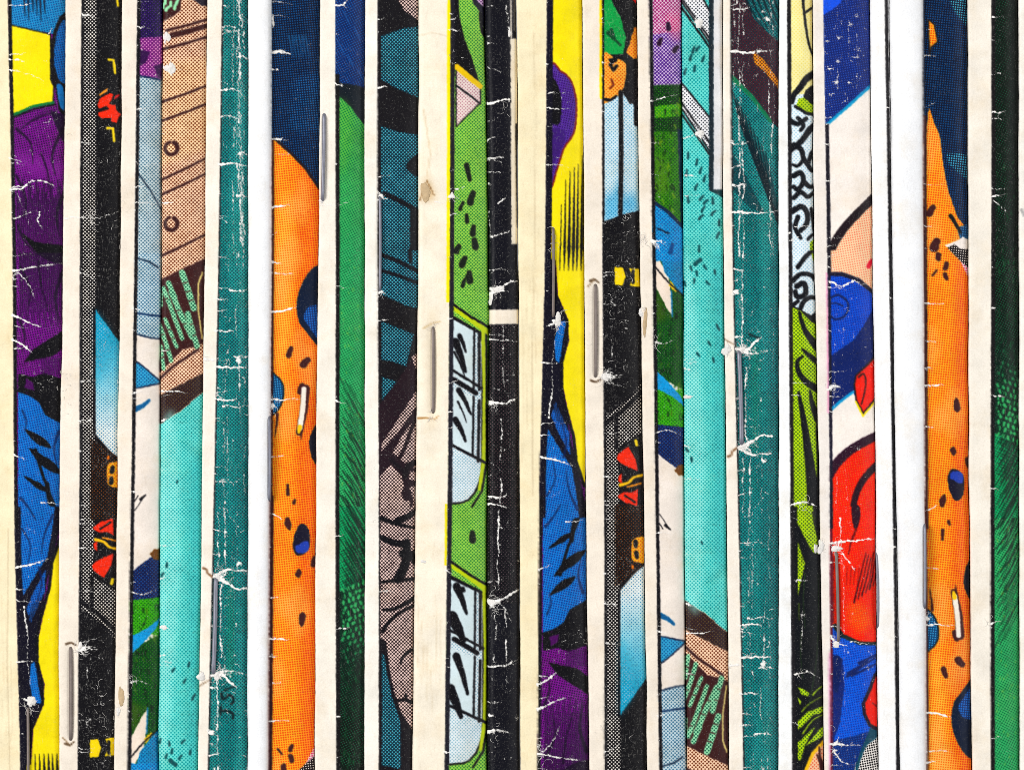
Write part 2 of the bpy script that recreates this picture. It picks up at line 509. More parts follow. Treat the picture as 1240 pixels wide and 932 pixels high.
def sheet_black_red():
    s = Sheet(-20, 190, -10, 1250, (238, 228, 214))
    e = spline([(0, 98.8), (310, 96.8), (620, 96.3), (932, 94.2), (1240, 93.5)])
    RD, YE, LB = (236, 56, 18), (244, 214, 20), (40, 164, 200)
    s.vstripe(e, 95, (15, 14, 18))
    dots = lambda P: s.poly(P, (14, 12, 16), (232, 226, 218), .20, rough=.2)
    s.photo()
    dots([(101.5, -10), (117, -10), (116, 330), (114.5, 620), (113, 735), (96.5, 735), (98.5, 620), (99.5, 330)])
    s.at(90, 90, 13.3)
    s.poly([(375, 500), (400, 410), (480, 350), (570, 305), (625, 320), (600, 400), (560, 470), (600, 490), (660, 490), (670, 580), (750, 640), (700, 700), (680, 780), (585, 760), (590, 700), (440, 710), (375, 660), (390, 620), (560, 560), (520, 510), (400, 560)], RD, rough=.3)
    s.poly([(390, 340), (430, 300), (535, 215), (530, 280), (420, 345)], (236, 150, 60), rough=.3)
    s.poly([(640, 400), (650, 340), (720, 315), (720, 350), (660, 390)], (206, 40, 40), rough=.3)
    s.tile(0, 0)
    for p in (((394, 217), (413, 220), (418, 266)), ((390, 466), (410, 468), (414, 514)), ((424, -10), (428, 20))):
        s.line(p, 7, YE)
    s.tile(0, 1)
    s.poly([(346, 192), (445, 330), (445, 745), (400, 710), (345, 648)], ((30, 160, 195), (226, 236, 236), 270, 640), (20, 130, 175), .18)
    s.poly([(346, 192), (400, 270), (380, 420), (346, 480)], (30, 156, 196), (200, 230, 236), .2, alpha=.55)
    s.line([(344, 190), (344, 650), (400, 715)], 6, K)
    s.poly([(330, 665), (360, 680), (440, 745), (440, 960), (330, 960)], (20, 13, 13), (130, 70, 30), .07)
    s.poly([(388, 775), (395, 755), (410, 750), (440, 752), (440, 836), (405, 838), (390, 820)], (240, 176, 60), (226, 110, 40), .3, smooth=True)
    s.spots([(408, 776), (404, 816)], 15, K, 16)
    s.spots([(393, 732)], 8, (230, 120, 40), 8)
    s.tile(0, 2)
    s.poly([(334, 58), (362, 35), (407, 22), (410, 84), (385, 70), (362, 74)], RD)
    s.line([(362, 60), (400, 36)], 5, K)
    s.line([(344, 98), (375, 108), (396, 126), (430, 134)], 9, (240, 190, 30), 7, smooth=True)
    s.line([(372, 92), (420, 104)], 5, (240, 150, 30))
    s.poly([(338, 112), (352, 104), (350, 140), (340, 132)], RD)
    s.poly([(334, 192), (352, 174), (408, 148), (402, 190), (374, 237), (338, 212)], RD)
    s.spots([(404, 250)], 11, YE, 14)
    dots([(336, 232), (430, 292), (430, 480), (395, 440), (345, 385), (288, 345), (288, 300), (330, 322)])
    s.line([(288, 318), (360, 372), (440, 452)], 11, K)
    s.line([(332, 235), (332, 350)], 9, K)
    s.line([(290, 352), (370, 410), (440, 470)], 5, K)
    s.poly([(325, 822), (425, 814), (425, 880), (325, 886)], YE)
    s.line([(368, 822), (378, 850), (366, 884)], 20, K, 16); s.line([(392, 830), (392, 872)], 9, K)
    s.tile(3, 0, F1)
    s.poly([(484, 8), (500, -30), (520, 20), (545, 60), (566, 140), (555, 196), (484, 200)], (8, 158, 76))
    s.line([(500, 120), (520, 140), (512, 112)], 12, (8, 70, 40)); s.line([(520, 140), (545, 165)], 7, (8, 70, 40))
    s.poly([(575, -20), (620, -20), (620, 16), (600, 12)], (220, 40, 30))
    s.poly([(484, 200), (520, 210), (540, 216), (566, 236), (560, 310), (535, 350), (505, 372), (484, 366)], (244, 170, 76), (226, 112, 40), .32, smooth=True)
    s.poly([(500, 215), (540, 206), (530, 226), (512, 236)], K); s.line([(508, 236), (520, 256), (532, 240)], 9, K); s.line([(512, 290), (520, 310), (508, 322)], 6, (120, 40, 20))
    s.poly([(615, 90), (596, 100), (578, 160), (566, 190), (592, 214), (615, 210)], (240, 160, 60), (220, 100, 40), .3)
    s.line([(490, 362), (510, 366), (530, 352)], 9, K)
    s.poly([(484, 380), (520, 364), (552, 335), (580, 380), (618, 366), (618, 768), (484, 808)], (206, 228, 236), (120, 176, 206), .28)
    s.poly([(484, 720), (520, 700), (545, 640), (560, 720), (600, 690), (618, 768), (484, 808)], (90, 176, 214), (40, 130, 180), .3, alpha=.75)
    s.line([(546, 335), (548, 560), (545, 790)], 13, K); s.line([(604, 340), (604, 450)], 15, K); s.line([(566, 330), (600, 380)], 9, K)
    s.poly([(484, 806), (560, 780), (618, 765), (618, 850), (484, 850)], K)
    s.photo()
    s.vstripe(e, 2.6, K)
    s.vstripe(lambda y: e(y) - 3, 3.2, (246, 220, 40), ya=1120, yb=1250)
    s.tile(0, 0)
    s.crack([(300, 55), (345, 62)], 1.3); s.crack([(230, 795), (300, 790), (360, 795), (430, 770)], 1.6, br=6); s.crack([(295, 520), (330, 522)], .9)
    s.tile(0, 1)
    s.crack([(285, 600), (335, 598)], 1.2); s.crack([(360, 240), (425, 330)], .6, .5)
    s.tile(0, 2)
    s.crack([(283, 130), (320, 132)], 1.6); s.burst((290, 495), 9, 22, 1.6, a0=-.7, a1=1.2); s.crack([(300, 470), (350, 455), (375, 470)], .9)
    s.crack([(315, 560), (318, 640), (312, 700)], .7, .7, 4); s.crack([(360, 500), (385, 560)], .7, .6, 4)
    s.crack([(280, 850), (325, 862)], .8)
    s.photo(); s.fine(97, 146, 0, 480, 70, (2, 8), .5, .5, .5); s.fine(97, 146, 760, 1020, 70, (3, 10), .6, .6, .5); s.fine(97, 146, 560, 760, 24, (2, 8), .5, .5, .5)
    s.tile(0, 2)
    s.line([(240, 476), (256, 470), (276, 480)], 7, (92, 72, 54), 4); s.line([(238, 836), (252, 842), (268, 830)], 8, (104, 82, 60), 4); s.line([(228, 815), (250, 838)], 4, (150, 124, 94), 2)
    s.nicks(e, 70, (1, 4))
    s.creases(e, 45, 14)
    return s

def sheet_blue_white_green():
    s = Sheet(90, 230, -10, 1250, (238, 228, 214))
    e = spline([(0, 166.4), (310, 162.8), (620, 158.6), (932, 154.6), (1240, 150.6)])
    s.vstripe(e, 60, (236, 226, 216))
    s.tile(0, 0)
    s.poly([(480, -30), (620, -30), (620, 150), (480, 150)], (28, 18, 62), (66, 30, 120), .15)
    s.poly([(505, 140), (620, 130), (620, 296), (505, 276)], (120, 36, 122), (210, 130, 190), .22)
    s.poly([(505, 180), (545, 190), (530, 230), (505, 240)], (50, 16, 70)); s.poly([(560, 240), (620, 220), (620, 292), (575, 285)], (54, 14, 70))
    s.poly([(480, 274), (620, 294), (620, 990), (480, 990)], (192, 208, 212), (84, 120, 140), .40)
    s.poly([(560, 290), (620, 294), (620, 960), (580, 960)], (186, 202, 208), (74, 110, 130), .44, alpha=.6)
    s.line([(505, 276), (600, 294)], 5, (18, 40, 76)); s.line([(500, 628), (545, 690), (590, 770)], 5, (20, 40, 62), 3)
    s.tile(0, 1)
    s.poly([(470, -10), (620, -10), (620, 302), (560, 300), (470, 280)], (188, 208, 216), (76, 122, 150), .42)
    s.line([(500, 8), (545, 22), (575, 42)], 5, (18, 40, 66)); s.line([(490, 206), (540, 214), (600, 220)], 6, (20, 50, 90)); s.line([(490, 282), (550, 298), (600, 302)], 5, (20, 40, 70))
    s.poly([(490, 380), (520, 400), (590, 462), (490, 482)], (60, 152, 196), (20, 96, 150), .3, out=(18, 30, 60), ow=1.8)
    s.line([(495, 556), (520, 545), (542, 526)], 16, (26, 92, 146), 9)
    s.line([(492, 925), (520, 880)], 2, K); s.line([(512, 885), (530, 868)], 8, K, 3)
    s.tile(0, 2)
    s.line([(478, -30), (500, -60)], 3, K)
    s.poly([(468, 222), (500, 196), (548, 160), (600, 176), (600, 318), (468, 318)], (18, 28, 76), (28, 66, 130), .2)
    s.poly([(540, 150), (556, 134), (600, 130), (600, 176), (556, 170)], (112, 66, 26))
    s.poly([(468, 318), (600, 306), (600, 450), (540, 440), (468, 470)], (64, 160, 22), (30, 110, 24), .28)
    s.poly([(465, 500), (600, 430), (600, 960), (465, 960)], (16, 66, 26), (40, 110, 30), .16)
    for k in range(90):
        x, y = s.rng.uniform(468, 575), s.rng.uniform(325, 860)
        c_ = ((8, 26, 10), (10, 40, 16), (70, 110, 30), (26, 84, 26))[s.rng.randint(4)]
        s.line([(x, y), (x + s.rng.uniform(-9, 9), y + s.rng.uniform(4, 16)), (x + s.rng.uniform(-12, 12), y + s.rng.uniform(10, 26))], s.rng.uniform(2, 7), c_, 1, alpha=.8)
    s.poly([(476, 512), (480, 445), (530, 420), (590, 372), (560, 425), (520, 470)], (44, 148, 210))
    s.poly([(465, 680), (520, 700), (505, 770), (465, 820)], (70, 92, 20), alpha=.6)
    s.poly([(534, 708), (512, 740), (462, 838), (455, 950), (470, 940), (520, 850), (528, 790)], (238, 222, 206))
    s.line([(534, 708), (530, 800)], 4, (40, 120, 170)); s.poly([(520, 820), (545, 795), (552, 800), (528, 838)], (226, 190, 60))
    s.poly([(590, 770), (540, 820), (505, 870), (478, 960), (600, 960)], (44, 138, 192), (20, 96, 156), .35)
    s.line([(590, 768), (520, 830), (455, 905)], 4, K)
    s.tile(4, 0, F1)
    s.poly([(40, -30), (190, -30), (190, 140), (40, 140)], (222, 184, 208), (160, 50, 116), .60)
    s.poly([(40, 130), (190, 110), (190, 312), (40, 312)], (206, 180, 220), (84, 40, 136), .66)
    s.poly([(110, 60), (190, 30), (190, 150), (130, 140)], (236, 130, 166), (206, 40, 100), .4, alpha=.5)
    s.spots([(88, 152), (146, 178), (118, 96)], 16, (36, 10, 40), 18)
    s.poly([(40, 312), (190, 306), (190, 560), (40, 560)], (14, 52, 18), (40, 110, 26), .14)
    s.poly([(68, 388), (172, 376), (166, 424), (70, 430)], (58, 146, 22), (110, 180, 40), .25)
    s.poly([(62, 480), (152, 478), (160, 560), (166, 830), (110, 770), (62, 735)], (56, 124, 24), (24, 80, 20), .32)
    s.poly([(70, 560), (110, 590), (120, 680), (80, 700)], (94, 128, 40), alpha=.5, smooth=True)
    for k in range(90):
        x, y = s.rng.uniform(60, 165), s.rng.uniform(320, 800)
        c_ = ((8, 26, 10), (12, 40, 14), (112, 150, 40), (30, 84, 22))[s.rng.randint(4)]
        s.line([(x, y), (x + s.rng.uniform(-9, 9), y + s.rng.uniform(4, 16)), (x + s.rng.uniform(-12, 12), y + s.rng.uniform(10, 26))], s.rng.uniform(2, 7), c_, 1, alpha=.8)
    s.poly([(152, 470), (190, 470), (190, 830), (164, 820)], (16, 40, 60))
    s.poly([(56, 730), (115, 770), (185, 838), (185, 950), (56, 950)], (46, 146, 206), (22, 96, 168), .35)
    s.line([(56, 730), (115, 770), (185, 838)], 10, (14, 34, 66)); s.line([(80, 832), (120, 850)], 5, (14, 34, 66)); s.spots([(130, 905)], 16, (20, 70, 130), 30)
    s.tile(4, 1, F1)
    s.photo()
    s.vstripe(e, 4.0, K)
    s.tile(0, 0); s.crack([(497, 98), (545, 105)], 1.2); s.crack([(490, 590), (530, 605), (585, 590)], .8, .8); s.crack([(488, 735), (585, 745)], .8)
    s.tile(0, 1); s.crack([(480, 190), (520, 200)], 1); s.crack([(478, 500), (520, 490)], .9)
    s.tile(0, 2); s.crack([(470, 290), (520, 296), (572, 275)], 1.0); s.crack([(470, 615), (510, 608), (545, 625)], 1.1); s.crack([(470, 860), (570, 800)], .5, .5)
    s.tile(4, 0, F1); s.crack([(45, 372), (110, 352), (165, 340)], 1.2); s.burst((60, 880), 9, 22, 1.7, a0=-1, a1=1)
    s.photo(); s.fine(156, 194, 730, 1240, 60, (3, 10), .6, .5, .3); s.fine(160, 194, 0, 100, 16, (3, 8), .6, .5)
    s.nicks(e, 60, (1, 4))
    s.creases(e, 34, 10)
    return s

def sheet_brown_turquoise():
    s = Sheet(120, 330, -10, 1250, (240, 214, 184))
    BR, DK = (122, 62, 38), (58, 26, 26)
    TQ, TD = (112, 216, 206), (26, 158, 160)
    s.photo()
    s.poly([(120, -10), (330, -10), (330, 560), (120, 560)], (242, 204, 172), BR, .42)
    s.tile(1, 0)
    s.poly([(-60, 250), (240, 200), (240, 520), (-60, 640)], (246, 210, 160), (140, 74, 36), .38, alpha=.6)
    s.poly([(-60, -30), (92, -30), (86, 40), (60, 60), (20, 80), (-60, 80)], DK)
    for q in ((24, 20), (38, 32), (50, 14), (66, 26), (30, 5), (74, 8)):
        s.spots([q], 11, (150, 222, 170), 14)
    s.poly([(90, -30), (240, -30), (240, 30), (160, 20)], (30, 24, 40))
    for a, b, w in (((35, 112), (195, 66), 9), ((55, 130), (195, 88), 17), ((22, 180), (195, 130), 9), ((15, 372), (195, 306), 8), ((15, 441), (195, 371), 8), ((10, 658), (195, 566), 8), ((10, 712), (195, 622), 8), ((10, 934), (195, 843), 8)):
        s.line([a, ((a[0]+b[0])/2, (a[1]+b[1])/2 + 3), b], w, DK, w * .8)
    for cy in (540, 815):
        s.line([(52 + 23*math.cos(t), cy + 23*math.sin(t)) for t in np.linspace(-1.1, 4.5, 16)], 13, DK, 9)
        s.line([(74, cy - 6), (70, cy + 16)], 8, DK)
    s.tile(1, 1)
    s.poly([(-40, 110), (180, 5), (180, 310), (140, 330), (95, 340), (5, 430), (-40, 430)], DK)
    G = (146, 214, 168)
    for P, w in (([(92, 62), (112, 120), (134, 190)], 24), ([(112, 210), (146, 330)], 20), ([(42, 98), (66, 150)], 18), ([(52, 130), (90, 220), (128, 296)], 20), ([(24, 118), (48, 180), (92, 300)], 17), ([(14, 140), (14, 180)], 14), ([(30, 230), (72, 330)], 15), ([(8, 250), (34, 320), (52, 380)], 17), ([(14, 330), (24, 410)], 15)):
        s.line(P, w * .8, G, w * .76, dot=(40, 110, 84), cov=.42)
    [s.line([(x, y), (x + 16, y - 5)], 3.2, DK) for x, y in ((94, 100), (106, 132), (116, 164), (120, 250), (132, 290), (22, 160), (40, 270), (56, 300), (8, 290), (30, 345), (16, 370), (70, 200), (90, 250))]
    s.line([(165, 60), (150, 100), (150, 200), (164, 300)], 5, (222, 206, 130), 4)
    s.poly([(-40, 480), (20, 425), (95, 345), (150, 340), (180, 335), (180, 420), (10, 500), (-40, 520)], (242, 204, 172), BR, .42)
    s.line([(10, 446), (60, 400), (150, 340)], 8, DK)
    s.poly([(-40, 545), (10, 506), (180, 418), (180, 480), (90, 560), (20, 606), (-40, 640)], (46, 28, 30), (90, 70, 40), .12)
    s.poly([(-40, 630), (20, 608), (90, 562), (185, 478), (185, 1000), (-40, 1000)], TQ, TD, .36)
    s.photo()
    s.poly([(120, 610), (330, 610), (330, 1260), (120, 1260)], TQ, TD, .36)
    s.poly([(196, 520), (214, 512), (218, 700), (204, 900), (192, 900), (190, 620)], (168, 232, 224), (60, 180, 180), .26, alpha=.6, smooth=True)
    s.poly([(232, 560), (250, 540), (250, 940), (228, 940)], (70, 196, 196), (16, 146, 152), .38, alpha=.55)
    SP = (14, 78, 84)
    s.tile(1, 2)
    s.spots([(20, 225), (36, 190), (115, 550), (60, 570), (100, 610), (12, 825), (45, 835), (95, 828), (55, 862), (35, 880), (85, 885), (120, 868)], 8, SP, 14)
    s.line([(48, 896), (68, 912)], 12, SP); s.spots([(132, 668)], 9, SP, 18)
    s.tile(1, 1)
    s.spots([(74, 820)], 6, SP, 8)
    s.tile(4, 0, F1)
    for P in ([(165, -30), (232, -30), (275, 55), (275, 165), (165, 5)], [(165, 300), (275, 436), (275, 560), (165, 392)]):
        s.poly(P, (236, 236, 238), (70, 76, 86), .30, out=K, ow=2.0)
    s.line([(165, 26), (270, 176)], 6, K); s.line([(172, 2), (270, 142)], 5, K)
    s.line([(165, 412), (275, 574)], 5, K); s.line([(165, 372), (275, 530)], 5, K)
    s.spots([(210, 182), (226, 178), (200, 210), (246, 214), (180, 260), (214, 250), (190, 566), (222, 590), (236, 620), (185, 630), (250, 650), (220, 680), (190, 726), (240, 720), (280, 730), (245, 762), (238, 790), (282, 775), (304, 810), (230, 905), (300, 855), (255, 735)], 9, SP, 20)
    s.poly([(266, -30), (340, -30), (340, 700), (290, 700), (266, 692)], (18, 34, 44))
    s.poly([(283, -30), (345, -30), (345, 690), (283, 690)], (230, 230, 232))
    s.poly([(266, 694), (330, 694), (330, 725), (300, 710)], (20, 60, 66))
    s.poly([(158, 505), (168, 505), (168, 560), (158, 560)], (40, 110, 180))
    s.tile(1, 0)
    s.crack([(15, 105), (30, 160)], 3.6, 1, 2, 2.6); s.crack([(16, 235), (55, 275)], 3.2, 1, 3, 2); s.crack([(20, 740), (58, 738)], 1.6); s.crack([(60, 250), (110, 262)], .8, .6)
    s.tile(1, 1)
    s.crack([(8, 490), (60, 492), (130, 500)], 1.7); s.crack([(16, 600), (40, 590)], 1.0)
    s.tile(1, 2)
    s.crack([(8, 415), (44, 418)], 3.0, .9); s.crack([(8, 240), (30, 236)], 1.5); s.crack([(20, 540), (60, 546)], .9, .7); s.crack([(8, 520), (30, 515)], .8)
    s.tile(4, 0, F1)
    s.burst((228, 84), 8, 13, 2.6); s.burst((228, 488), 7, 13, 2.2); s.crack([(172, 504), (220, 496), (275, 498)], 1.2); s.crack([(225, 92), (272, 100)], 1.1)
    s.scratch(214, 0, 10)
    s.creases(lambda y: 193.5 + 0*y, 40, 12, .8)
    return s

def sheet_teal(hand=True):
    s = Sheet(180, 360, -10, 1250, (242, 234, 222))
    e = spline([(0, 269), (310, 264.6), (620, 258.6), (932, 251.8), (1240, 248.8)])
    T, TD, TL = (12, 126, 124), (0, 50, 62), (70, 178, 168)
    s.vstripe(e, 110, T, dot=TD, cov=.43)
    s.photo()
    for x, w in ((282, 6), (295, 5), (268, 6)):
        s.poly([(x, -10), (x + w, 200), (x + w - 3, 600), (x - 6, 940), (x - 14, 940), (x - 4, 400)], (16, 140, 136), (4, 80, 88), .38, alpha=.5)
    for k in range(26):
        x, y, h = s.rng.uniform(254, 298), s.rng.uniform(0, 1200), s.rng.uniform(40, 150)
        s.poly([(x - 5, y), (x, y - h), (x + 5, y), (x, y + h)], (56, 158, 152), (6, 84, 92), .36, alpha=.75)
    s.poly([(277, 690), (281, 690), (282, 820), (277, 820)], (60, 156, 112), (10, 92, 80), .35, alpha=.7)
    s.at(240, 790, 9.31)                     # handwriting, turned on its side
    if hand:
        s.line([(252, 610), (252, 650), (252, 690)], 26, (4, 34, 38), 24); s.line([(252, 652), (335, 655), (392, 690), (390, 738)], 26, (4, 34, 38), 22, smooth=True)
        s.line([(264, 462), (276, 520), (320, 500), (345, 474), (388, 500), (396, 545), (370, 578)], 26, (4, 34, 38), 22, smooth=True)
    s.line([(300, 420), (345, 400), (405, 380)], 30, (4, 50, 54), 22)
    s.tile(4, 0, F1)
    s.poly([(345, -30), (388, -30), (440, 60), (540, 165), (540, 480), (480, 436), (420, 350), (345, 280)], (62, 28, 40), (20, 40, 50), .3)
    s.poly([(388, -30), (540, -30), (540, 165), (470, 110), (430, 70)], (14, 116, 116), (2, 60, 74), .42)
    s.poly([(424, 186), (462, 214), (530, 304), (530, 334), (470, 262), (432, 230)], (220, 140, 50), (120, 60, 30), .4)
    s.line([(345, 278), (420, 350), (490, 440)], 14, (20, 116, 78), 10)
    for k in range(9):
        x0 = 352 + k * 15
        s.line([(x0, 330 + k*28), (x0 + 30, 450 + k*34), (x0 + 90, 600 + k*40)], 3, (0, 30, 38), 13)
    for k in range(6):
        s.line([(400 + k*20, -10), (420 + k*20, 40), (470 + k*15, 110)], 8, (0, 36, 44), 3)
    s.poly([(352, 560), (400, 640), (470, 780), (420, 760), (352, 690)], (4, 74, 80), (2, 52, 60), .4)
    s.poly([(460, 540), (490, 620), (530, 790), (500, 740)], (6, 60, 66))
    s.photo()
    s.vstripe(e, 1.8, (30, 30, 34))
    s.tile(1, 0)
    for x, st in ((278, .7), (300, 1.0), (306, .9), (316, .6), (292, .5)):
        s.scratch(x, -20, 935, st, 1.0, 1.6, .22)
    for y, a, b, w in ((100, 235, 288, 1.4), (330, 230, 300, 1.6), (428, 230, 300, 1.5), (600, 226, 330, 2.0), (560, 296, 330, 1.4), (715, 290, 330, 1.6), (210, 296, 328, 1.2)):
        s.crack([(a, y), ((a + b)/2, y - 6), (b, y + 4)], w, .95, 4)
    s.tile(1, 1)
    for x, a, b, st in ((288, 0, 300, .7), (322, 0, 560, .5), (245, 520, 935, .8), (258, 530, 935, .8), (240, 380, 520, .5), (297, 380, 480, .9), (300, 700, 935, .4), (318, 500, 935, .4)):
        s.scratch(x, a, b, st, 1.0, 1.4, .25)
    for y, a, b, w in ((122, 262, 330, 1.5), (155, 212, 256, 1.3), (272, 210, 290, 1.2), (365, 280, 330, 1.7), (402, 215, 330, 2.0), (372, 165, 225, 2.2), (520, 206, 290, 1.6), (545, 240, 330, 1.2), (820, 230, 300, 1.2)):
        s.crack([(a, y), ((a + b)/2, y + 5), (b, y)], w, .95, 4)
    s.burst((295, 380), 8, 14, 1.6)
    s.tile(1, 2)
    for x, a, b, st in ((222, 0, 200, .7), (246, 0, 200, .7), (232, 260, 560, .9), (222, 600, 945, 1.0), (278, 280, 560, .4), (310, 0, 560, .3)):
        s.scratch(x, a, b, st, 1.1, 1.2, .2)
    s.crack([(205, 232), (235, 215), (262, 205), (325, 212)], 2.2, 1, 5, 1); s.crack([(215, 240), (262, 262), (285, 276), (330, 276)], 2.6, 1, 4, 1.2); s.burst((226, 236), 10, 20, 2.0, a0=-2.2, a1=1.4); s.burst((298, 186), 6, 9, 1.6)
    s.crack([(195, 590), (225, 582), (290, 632)], 2.6, 1, 3, 1); s.crack([(230, 578), (262, 572), (325, 588)], 1.8, .9, 6); s.burst((222, 588), 9, 18, 2.2, a0=-.8, a1=2.4); s.burst((196, 795), 5, 8, 2.0); s.crack([(190, 880), (225, 872)], 1.5)
    s.tile(4, 0, F1)
    for x, st in ((375, .9), (392, .7), (490, .6), (500, .5)):
        s.scratch(x, -20, 935, st, 1.0, 2.0, .2)
    for y, a, b, w in ((188, 345, 500, 2.2), (520, 345, 410, 1.4), (672, 350, 400, 1.4), (772, 350, 520, 1.9), (30, 345, 420, 1.2)):
        s.crack([(a, y), ((a + b)/2, y + 5), (b, y - 4)], w, .95, 5)
    s.burst((480, 70), 8, 12, 1.3)
    s.photo()
    s.fine(252, 300, 0, 1240, 170, (3, 12), .7, .7, .55)
    for x in (256, 263, 271, 279, 285, 291, 297):
        for q in range(4):
            y = s.rng.uniform(0, 1150)
            s.scratch(x + s.rng.uniform(-3, 3), y, y + s.rng.uniform(60, 240), .55, .6, 1.5, .3)
    s.tile(1, 2)
    s.line([(168, 202), (178, 206), (186, 222), (205, 234), (222, 232)], 7, (140, 104, 76), 5, smooth=True); s.spots([(219, 236)], 12, (70, 48, 40), 12); s.line([(140, 640), (160, 622), (200, 600)], 4, (150, 126, 100), 2)
    s.spots([(206, 584)], 12, (80, 62, 54), 10)
    s.nicks(e, 90, (1, 5))
    s.creases(e, 42, 26)
    return s

def sheet_orange():
    s = Sheet(230, 450, -10, 1250, (243, 244, 247))
    e = spline([(0, 328.8), (310, 329), (620, 327.2), (932, 325.4), (1240, 325)])
    OR, OD = (252, 164, 62), (232, 92, 16)
    NV, NB = (5, 20, 46), (34, 96, 156)
    BR = (62, 26, 28)
    s.vstripe(e, 120, OR, dot=OD, cov=.42)
    s.photo()
    s.poly([(360, 150), (400, 150), (400, 940), (366, 940), (358, 500)], (248, 126, 24), (218, 66, 4), .48, alpha=.7)
    s.poly([(336, 260), (352, 250), (350, 420), (338, 440)], (252, 186, 84), (238, 120, 30), .32, alpha=.7, smooth=True)
    for k in range(16):
        x, y = s.rng.uniform(332, 378), s.rng.uniform(200, 1100)
        w, h = s.rng.uniform(8, 18), s.rng.uniform(14, 46)
        s.poly([(x - w, y), (x, y - h), (x + w, y), (x, y + h)], (250, 178, 104), (236, 120, 50), .3, smooth=True, alpha=.5)
    s.tile(1, 0)
    s.poly([(405, -30), (660, -30), (660, 760), (592, 694), (540, 612), (490, 560), (436, 506), (405, 506)], NV, (20, 70, 122), .25)
    s.poly([(500, 300), (560, 270), (640, 260), (640, 470), (560, 480), (490, 460)], (8, 28, 60), NB, .26, smooth=True, alpha=.8)
    for k in range(6):
        s.line([(480 + k*12, 130), (495 + k*12, 210)], 5, (40, 106, 162), 2, alpha=.6)
    s.line([(430, 506), (490, 560), (540, 612), (600, 700)], 8, (30, 20, 30), 7)
    s.tile(1, 1)
    s.poly([(660, 20), (590, 30), (552, 60), (520, 118), (508, 180), (516, 236), (550, 284), (600, 345), (660, 380)], (14, 26, 50), smooth=True)
    s.poly([(660, 170), (590, 176), (545, 190), (535, 230), (556, 262), (600, 320), (660, 340)], (18, 50, 110), (40, 104, 190), .35, smooth=True)
    s.spots([(484, 348)], 18, BR, 26); s.spots([(541, 386)], 24, BR, 22); s.spots([(526, 482)], 24, BR, 20)
    s.poly([(405, 430), (440, 440), (460, 475), (458, 520), (440, 560), (405, 575)], (20, 66, 112), (60, 140, 190), .3, smooth=True, out=(18, 24, 30), ow=1.8)
    s.line([(438, 575), (436, 610), (428, 660)], 9, BR, 2)
    s.line([(540, 484), (534, 560), (518, 640)], 26, BR, 20)
    s.line([(518, 600), (508, 648)], 6, BR, 2); s.line([(526, 630), (524, 668)], 7, BR, 2)
    s.line([(535, 484), (530, 560), (520, 626)], 14, (244, 238, 226), 15); s.line([(520, 622), (516, 640)], 13, (248, 200, 40), 8)
    s.poly([(640, 600), (582, 610), (556, 660), (556, 700), (568, 745), (600, 780), (640, 780)], (20, 20, 34), smooth=True)
    s.spots([(476, 850)], 11, BR, 34); s.spots([(500, 893)], 11, BR, 10)
    s.tile(1, 2)
    s.poly([(466, 20), (480, 22), (486, 50), (478, 66), (462, 44)], BR, smooth=True)
    s.poly([(520, 42), (545, 55), (552, 100), (545, 140), (510, 156), (492, 130), (498, 80)], (22, 20, 40), smooth=True)
    s.poly([(520, 112), (545, 105), (545, 140), (512, 148), (500, 128)], (40, 66, 176), smooth=True)
    s.spots([(566, 178)], 16, BR, 26); s.poly([(512, 204), (524, 218), (514, 238), (500, 226)], BR, smooth=True)
    s.poly([(525, 362), (538, 372), (534, 400), (522, 416), (514, 400), (514, 374)], BR, smooth=True)
    s.poly([(640, 800), (575, 836), (552, 880), (515, 960), (660, 960)], (246, 220, 226), (216, 60, 130), .40)
    s.poly([(640, 870), (568, 890), (535, 912), (516, 960), (660, 960)], (28, 20, 24), (244, 236, 226), .12)
    s.spots([(485, 852), (487, 890), (460, 922)], 15, BR, 16); s.line([(436, 856), (452, 874)], 6, BR)
    s.tile(5, 0, F2)
    s.poly([(378, -30), (600, -30), (600, 806), (545, 830), (512, 792), (478, 700), (462, 620), (445, 490), (424, 440), (407, 392), (402, 420), (396, 500), (378, 540)], NV, (18, 66, 116), .25)
    s.poly([(470, 560), (520, 556), (600, 580), (600, 660), (540, 650), (480, 600)], NV, (70, 160, 196), .26)
    s.poly([(470, -20), (600, -20), (600, 110), (540, 90), (500, 40)], NV, (70, 160, 190), .24)
    s.poly([(404, 72), (426, 90), (438, 152), (414, 172), (409, 204)], OR, OD, .40, out=(30, 24, 24), ow=1.6)
    s.poly([(510, 830), (545, 815), (600, 800), (600, 880), (545, 890), (520, 870)], (22, 56, 96), (60, 120, 170), .3)
    s.line([(486, 786), (505, 815), (522, 846)], 12, K, 8)
    s.poly([(464, 892), (500, 880), (530, 862), (560, 872), (600, 880), (600, 930), (520, 930)], (246, 236, 230))
    s.poly([(474, 902), (500, 888), (520, 906), (600, 908), (600, 990), (545, 970), (500, 930)], (28, 20, 24), (244, 236, 226), .12)
    s.spots([(415, 766)], 22, BR, 26); s.spots([(430, 890)], 30, BR, 24); s.spots([(438, 932)], 16, BR, 14)
    s.tile(5, 1, F2)
    s.spots([(468, 36)], 15, BR, 18)
    s.photo()
    s.vstripe(e, 2.4, BR, ya=168, yb=985)
    s.vstripe(e, 4.0, BR, ya=600, yb=1100)
    s.vstripe(lambda y: e(y) - .5, 1.6, (40, 40, 52), ya=1100, yb=1250)
    s.tile(1, 0)
    s.crack([(420, 190), (450, 186), (485, 196)], 2.0); s.crack([(420, 252), (440, 254)], 1.4); s.crack([(415, 505), (445, 506), (485, 512)], 1.8); s.crack([(420, 755), (450, 750), (480, 744)], 2.6, .9, 3); s.crack([(420, 60), (424, 100)], 1.5)
    s.tile(1, 1)
